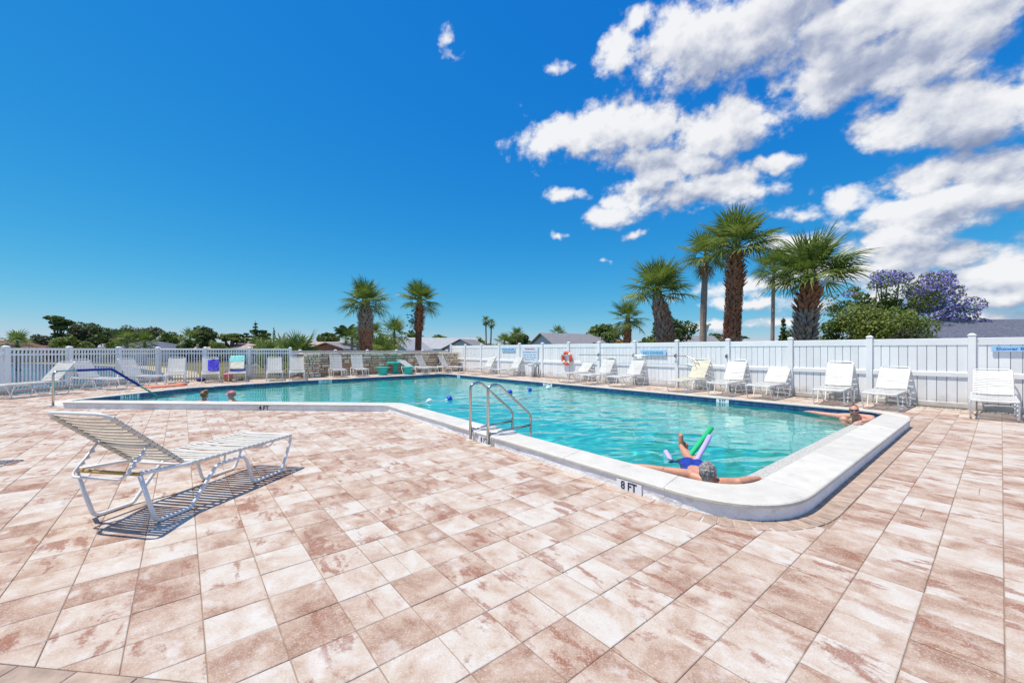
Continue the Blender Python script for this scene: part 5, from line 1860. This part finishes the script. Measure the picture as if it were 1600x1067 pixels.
drape('towel', 'turquoise towel folded over the top of a lounger back', (-13.05, 19.1), R(-56), 56, .50, .98, -.28, .28, M['towel_teal'], 5, .015)
drape('towel', 'dark blue towel lying across a lounger at the foot of its back', (-13.05, 19.1), R(-56), 56, -.12, .10, -.30, .32, M['navy'], 7, .03)
drape('towel', 'sand coloured towel on the back of a lounger below the turquoise one', (-13.05, 19.1), R(-56), 56, .10, .50, -.26, .26, M['strap_cream'], 9, .008)

# ------------------------------------------------------------------ foam noodles
def noodle(label, pts, r, m):
    mb = MB()
    q = fillet(pts, .35, 8)
    mb.tube(q, r, 14)
    tag(mb.build('foam_noodle', m, smooth=True), label, 'pool noodle')
    return
noodle('green foam noodle sticking up out of the water by the floating man', [atY(1046, 738, 5.75), atY(1070, 722, 5.74), atY(1112, 668, 6.05)], .036, M['noodle_green'])
noodle('lilac foam noodle bent under the floating man, both ends out of the water', [atY(1040, 705, 5.86), atY(1052, 721, 5.62) - Vector((0, 0, .05)), atY(1083, 722, 5.5) - Vector((0, 0, .06)), atY(1109, 681, 5.86)], .033, M['noodle_purple'])

# ------------------------------------------------------------------ people
class Body:
    def __init__(s): s.mb = MB()
    def limb(s, pts):
        """pts: (position, radius); tapered limb with round joints"""
        for (p, r) in pts: s.mb.ball(p, r if hasattr(r, '__len__') else (r, r, r), 14, 10)
        for (p, r), (q, t) in zip(pts, pts[1:]):
            r0 = min(r) if hasattr(r, '__len__') else r
            r1 = min(t) if hasattr(t, '__len__') else t
            s.mb.tube([p, Vector(p).lerp(Vector(q), .5), q], [r0, (r0 + r1) / 2 * 1.03, r1], 14)
    def head(s, c, M3, beard=False):
        """face looks along local +x, crown along +z; 0.23 m tall"""
        c = Vector(c)
        def b(p, r): s.mb.ball(c + M3 @ Vector(p), r, 18, 12, M3)
        b((0, 0, .03), (.094, .077, .088))
        b((.012, 0, -.035), (.076, .062, .082))
        b((.055, 0, -.085), (.033, .034, .026))       # chin
        b((.088, 0, .038), (.016, .05, .012))          # brow
        b((.098, 0, -.012), (.017, .014, .022))        # nose
        b((.09, 0, .015), (.012, .009, .024))
        b((.083, 0, -.050), (.014, .026, .007))        # lips
        b((.083, 0, -.062), (.013, .022, .007))
        b((.066, .035, -.02), (.024, .022, .022)); b((.066, -.035, -.02), (.024, .022, .022))
        for sy in (-1, 1): b((-.005, .078 * sy, -.005), (.017, .011, .032))
    def hand(s, wrist, d, nrm, side, size=1.0, curl=.5):
        """d: along the hand, nrm: back of the hand, side: +1 thumb on d x nrm"""
        d = Vector(d).normalized(); nrm = Vector(nrm).normalized()
        sd = d.cross(nrm).normalized() * side
        nrm = nrm - d * nrm.dot(d); nrm.normalize()
        w = Vector(wrist)
        pc = w + d * .05 * size
        M3 = Matrix((d, sd, nrm)).transposed()
        s.mb.ball(pc, (.052 * size, .040 * size, .017 * size), 14, 10, M3)
        s.mb.tube([w - d * .02, w + d * .02], [.026 * size, .024 * size], 10)
        for k, (o, L) in enumerate(((.029, .072), (.010, .080), (-.010, .075), (-.028, .058))):
            p = pc + d * .038 * size + sd * o * size
            L *= size
            c = curl * (1 + .15 * k)
            d1 = (d * math.cos(c * .5) - nrm * math.sin(c * .5) + sd * o * 7).normalized()
            d2 = (d * math.cos(c * 1.2) - nrm * math.sin(c * 1.2) + sd * o * 7).normalized()
            p1 = p + d1 * L * .45; p2 = p1 + d2 * L * .30; p3 = p2 + (d2 - nrm * curl * .4).normalized() * L * .25
            s.limb([(p - d * .015 * size, .0095 * size), (p1, .009 * size), (p2, .0083 * size), (p3, .0075 * size)])
        p = pc - d * .015 * size + sd * .032 * size
        q = p + (d * .55 + sd * .75 - nrm * .25).normalized() * .035 * size
        s.limb([(p, .013 * size), (q, .0105 * size), (q + (d * .9 + sd * .3 - nrm * .3).normalized() * .03 * size, .009 * size)])
    def build(s, name, m, parent, vox=.0075, origin=None):
        o_ = Vector(origin or (0, 0, 0))
        me = s.mb.mesh(name, m)
        o = bpy.data.objects.new('tmp', me)
        COL.objects.link(o)
        md = o.modifiers.new('r', 'REMESH'); md.mode = 'VOXEL'; md.voxel_size = vox
        md2 = o.modifiers.new('s', 'SMOOTH'); md2.factor = .5; md2.iterations = 4
        dg = bpy.context.evaluated_depsgraph_get()
        ev = bpy.data.meshes.new_from_object(o.evaluated_get(dg))
        COL.objects.unlink(o); bpy.data.objects.remove(o)
        ev.name = name
        for v in ev.vertices: v.co -= o_
        ev.polygons.foreach_set('use_smooth', [True] * len(ev.polygons))
        ev.materials.clear(); ev.materials.append(m)
        return link(name, ev, parent)
def hair_cap(c, M3, m, name, parent, grow=1.1, cut=-.01, rough=.008, back=0.0, seed=1, top=(.094, .077, .088), origin=Vector()):
    """hair as a lumpy shell over the skull; cut is the hairline height at the front"""
    mb = MB()
    nu, nv = 40, 24
    vs, keep = [], []
    for i in range(nv + 1):
        ph = PI * i / nv
        for k in range(nu):
            th = 2 * PI * k / nu
            d = Vector((math.sin(ph) * math.cos(th), math.sin(ph) * math.sin(th), math.cos(ph)))
            j = 1 + rough / .09 * noise.noise(d * 9 + Vector((seed, 0, 0))) + rough / .09 * .8 * noise.noise(d * 22 + Vector((seed, 3, 0)))
            p = Vector((d.x * top[0] * grow, d.y * top[1] * grow, d.z * top[2] * grow)) * j + Vector((-.004, 0, .03))
            vs.append(p)
            lim = cut + .055 * clamp(d.x, -1, 1) - (.05 if d.x < 0 else 0) * abs(d.x) - back * max(0, -d.x)
            keep.append(p.z > lim)
    fs = []
    for i in range(nv):
        for k in range(nu):
            q = (i * nu + k, (i + 1) * nu + k, (i + 1) * nu + (k + 1) % nu, i * nu + (k + 1) % nu)
            if sum(keep[z] for z in q) >= 3: fs.append(q)
    mb.add([Vector(c) + M3 @ p - origin for p in vs], fs)
    o = mb.build(name, m, parent, smooth=True)
    md = o.modifiers.new('thickness', 'SOLIDIFY'); md.thickness = .01; md.offset = -1
    return o
def basis(x, z):
    x = Vector(x).normalized(); z = Vector(z)
    z = (z - x * z.dot(x)).normalized()
    return Matrix((x, z.cross(x), z)).transposed()
TV, SV, UP = ST(0, 1), ST(1, 0), Vector((0, 0, 1))

# 1. man floating on his back at the near corner, arms spread on the ledge, seen from behind
man = thing('person', 'grey haired person floating in blue trunks, arms spread along the kerb corner', 'person', tuple(ST(2.05, 4.5, 0)))
B1 = Body()
hc = ST(2.03, 4.44, .075)
fdir = (TV * .92 + SV * .2 + UP * .32).normalized()
hm = basis(fdir, -TV * .35 + UP)
B1.head(hc, hm)
neck = ST(2.06, 4.50, -.05)
chest = ST(2.14, 4.66, -.135)
belly = ST(2.33, 4.92, -.17)
pelv = ST(2.52, 5.16, -.19)
B1.limb([(hc + Vector((0, 0, -.07)), .056), (neck, .058)])
shL, shR = ST(2.27, 4.52, -.02), ST(1.87, 4.50, -.015)
B1.limb([(neck, .06), (shL, .062)]); B1.limb([(neck, .06), (shR, .062)])
B1.limb([(shL, .07), (chest + SV * .08, .105), (belly + SV * .05, .10), (pelv + SV * .06, .105)])
B1.limb([(shR, .07), (chest - SV * .08, .105), (belly - SV * .05, .10), (pelv - SV * .06, .105)])
B1.limb([(chest, .11), (belly, .115), (pelv, .11)])
# left arm along the kerb, right arm bent round the corner
elL, wrL = ST(2.56, 4.33, .015), ST(2.80, 4.20, .03)
B1.limb([(shL, .068), (shL.lerp(elL, .45), .057), (elL, .044), (elL.lerp(wrL, .4), .043), (wrL, .027)])
B1.hand(wrL, SV - TV * .25, UP, -1, 1.0, .35)
elR, wrR = ST(1.68, 4.34, .085), ST(1.60, 4.62, .085)
B1.limb([(shR, .068), (shR.lerp(elR, .45), .059), (elR, .047), (elR.lerp(wrR, .4), .048), (wrR, .030)])
B1.hand(wrR, TV * .45 - SV * .75 - UP * .35, UP - SV * .25, -1, 1.1, .8)
# legs: knees just under the surface, the crossed feet come up
for sg, kn, an, toe in ((1, ST(2.80, 5.55, -.13), ST(3.08, 5.86, -.05), .16), (-1, ST(2.74, 5.62, -.16), ST(3.04, 5.93, -.12), .09)):
    hp = pelv + SV * (.085 * sg)
    B1.limb([(hp, .098), (hp.lerp(kn, .5), .082), (kn, .058), (kn.lerp(an, .4), .055), (an, .036)])
    heel = an + (TV * .3 + SV * .25).normalized() * .04 - UP * .015
    ball = an + UP * toe + (TV * .4 + SV * .3) * .09
    B1.limb([(an, .037), (heel, .034), (ball, .036)])
    for k in range(5):
        q = ball + SV * (.030 - .014 * k) + UP * (.012 - .004 * abs(k - 1))
        B1.limb([(q, .013), (q + UP * (.035 - .004 * k) - TV * .01, .010)])
mo = man.location.copy()
B1.build('body', M['skin'], man, .006, mo)
hair_cap(hc, hm, M['hair_grey'], 'hair', man, 1.10, .02, .022, .06, 2, origin=mo)
tk = MB()
for sg in (1, -1):
    hp = pelv + SV * (.085 * sg)
    kn = ST(2.80, 5.55, -.13)
    e = hp.lerp(kn + SV * (.05 * sg), .55)
    tk.tube([hp - (kn - hp) * .25, hp, hp.lerp(e, .5), e], [.104, .108, .106, .114], 16, cap=False)
for k in range(1):
    tk.ball(pelv - UP * .02, (.17, .13, .115), 18, 12, Matrix.Rotation(ANG_S, 3, 'Z'))
bm_ = MB(); bm_.v = [tuple(Vector(p) - mo) for p in tk.v]; bm_.f = tk.f; bm_.fm = tk.fm
bm_.build('swim_trunks', M['trunks'], man, smooth=True)
# tattoos: ink patches that follow the upper arms
for (a, b, r, nm) in ((shR, elR, .054, 'tattoo'), (shL, elL, .053, 'tattoo')):
    tm = MB()
    ax = (b - a).normalized()
    bs = basis(ax, UP)
    for k in range(14):
        th = random.uniform(-1.0, 1.0); f = random.uniform(.35, .9)
        rr = (.050 * (1 - f) + .043 * f) * 1.015
        p = a.lerp(b, f)
        q = []
        for (da, df) in ((-.12, 0), (0, .02), (.12, 0), (0, -.02)):
            t_ = th + da * 2
            q.append(p + ax * (df * .6) + bs @ Vector((0, math.sin(t_) * (rr + .004), math.cos(t_) * (rr + .004))) - mo)
        tm.add(q, [(0, 1, 2, 3)])
    tm.build(nm, M['tattoo'], man)

# 2. man in goggles in the far right corner
m2 = thing('person', 'sunburnt bearded person in dark goggles leaning on the ledge in the corner', 'person', (7.55, 8.8, 0))
mo = m2.location.copy()
B2 = Body()
hc = Vector((7.42, 8.72, .115))
look = Vector((-.62, -.78, -.08))
hm = basis(look, UP)
B2.head(hc, hm)
neck = Vector((7.50, 8.83, -.03))
sl_, sr_ = Vector((7.36, 9.03, -.07)), Vector((7.74, 8.66, -.05))
B2.limb([(hc + Vector((.02, .03, -.06)), .058), (neck, .064)])
B2.limb([(neck, .066), (sl_, .072)]); B2.limb([(neck, .066), (sr_, .072)])
ch = Vector((7.52, 8.82, -.28)); wa = Vector((7.50, 8.80, -.62))
for o_ in (Vector((-.10, .10, 0)), Vector((.10, -.10, 0)), Vector((0, 0, 0))):
    B2.limb([(neck + o_ * 1.1 + Vector((0, 0, -.1)), .09), (ch + o_, .125), (wa + o_ * .8, .12)])
ea, wa_ = Vector((7.18, 9.33, -.055)), Vector((7.12, 9.63, -.055))
B2.limb([(sl_, .066), (sl_.lerp(ea, .5), .054), (ea, .044), (ea.lerp(wa_, .45), .041), (wa_, .029)])
B2.hand(wa_, (-.15, 1, -.05), UP, 1, 1.05, .3)
ea2, wb = Vector((7.46, 8.34, -.03)), Vector((7.12, 8.22, -.045))
B2.limb([(sr_, .068), (sr_.lerp(ea2, .5), .057), (ea2, .047), (ea2.lerp(wb, .45), .043), (wb, .030)])
B2.hand(wb, (-1, -.25, -.05), UP, -1, 1.05, .5)
for sg in (-1, 1):
    B2.limb([(wa + Vector((.06 * sg, -.06 * sg, 0)), .115), (Vector((7.45 + .08 * sg, 8.70 - .08 * sg, -1.05)), .075), (Vector((7.5 + .08 * sg, 8.8 - .08 * sg, -1.5)), .045)])
B2.build('body', M['skin_pale'], m2, .0075, mo)
hair_cap(hc, hm, M['hair_dark'], 'hair', m2, 1.035, .075, .002, .05, 5, origin=mo)
g_ = MB()
def hl(p): return hc + hm @ Vector(p) - mo
for sy in (-1, 1): g_.ball(hl((.088, .033 * sy, .018)), (.016, .032, .022), 12, 8, hm)
g_.tube([hl((.088, 0, .02)), hl((.1, 0, .022))], .008, 6)
g_.build('goggles', M['goggle'], m2, smooth=True)
g_ = MB()
g_.tube([hl((.098 * math.cos(a), .082 * math.sin(a), .02)) for a in [PI * 2 * k / 24 for k in range(25)]], .007, 6)
g_.build('goggle_strap', M['goggle'], m2)
bd = MB()
for (p, r) in (((.058, 0, -.088), (.032, .034, .026)), ((.045, .045, -.065), (.03, .018, .032)), ((.045, -.045, -.065), (.03, .018, .032)), ((.086, 0, -.038), (.012, .025, .006))):
    bd.ball(hl(p), tuple(k * 1.06 for k in r), 12, 8, hm)
bd.build('beard', simple('greying_beard', (.34, .17, .13), .8, var=.4, scale=60), m2, smooth=True)

# 3 and 4. two bathers in the shallow end
def bather(label, c, look, skin, seed):
    r_ = thing('person', label, 'person', (c.x, c.y, 0), 0)
    o_ = r_.location.copy()
    B = Body()
    hm_ = basis(look, UP)
    B.head(c, hm_)
    nk = c + Vector((0, 0, -.15)) - Vector(look).normalized() * .02
    B.limb([(c + Vector((0, 0, -.06)), .054), (nk, .056)])
    sd_ = hm_ @ Vector((0, 1, 0))
    for sg in (-1, 1):
        sh = nk + sd_ * (.17 * sg) + Vector((0, 0, -.07))
        B.limb([(nk, .058), (sh, .06), (sh + sd_ * (.05 * sg) + Vector((0, 0, -.28)), .045), (sh + hm_ @ Vector((.2, -.03 * sg, -.4)), .035)])
        B.limb([(sh, .07), (nk + sd_ * (.09 * sg) + Vector((0, 0, -.3)), .11), (nk + sd_ * (.08 * sg) + Vector((0, 0, -.6)), .10)])
    B.limb([(nk, .07), (nk + Vector((0, 0, -.3)), .12), (nk + Vector((0, 0, -.62)), .115)])
    B.build('body', skin, r_, .009, o_)
    return r_, hm_, o_
c3 = atY(319.5, 617, 11.4); c3.z = .145
p3, hm3, o3 = bather('brown-blond haired person with a bun, in the shallow water seen from behind', c3, (.25, .95, -.05), M['skin_pale'], 1)
hair_cap(c3, hm3, M['hair_blond'], 'hair', p3, 1.14, .0, .008, .10, 9, origin=o3)
mb = MB(); mb.ball(c3 + Vector((.06, -.02, .12)) - o3, (.055, .05, .04), 12, 8); mb.build('hair_bun', M['hair_blond'], p3, smooth=True)
c4 = atY(362, 617, 11.5); c4.z = .135
p4, hm4, o4 = bather('person in a pink peaked cap facing left in the shallow water', c4, (-.95, -.15, -.05), M['skin_pale'], 2)
hair_cap(c4, hm4, M['pink'], 'cap', p4, 1.13, .045, .002, .0, 12, origin=o4)
mb = MB()
vs = []
for k in range(13):
    a = -1.15 + 2.3 * k / 12
    for (rr, dz) in ((.09, .0), (.165, -.022)):
        vs.append(c4 + hm4 @ Vector((rr * math.cos(a) * (1.0 if rr < .1 else 1.05), rr * .85 * math.sin(a), .062 + dz)) - o4)
mb.add(vs, [(2 * k, 2 * k + 1, 2 * k + 3, 2 * k + 2) for k in range(12)])
o = mb.build('cap_peak', M['pink'], p4)
md = o.modifiers.new('thickness', 'SOLIDIFY'); md.thickness = .006
hair_cap(c4, hm4, M['hair_grey'], 'hair', p4, 1.05, .0, .002, .03, 14, origin=o4)

bpy.context.view_layer.update()
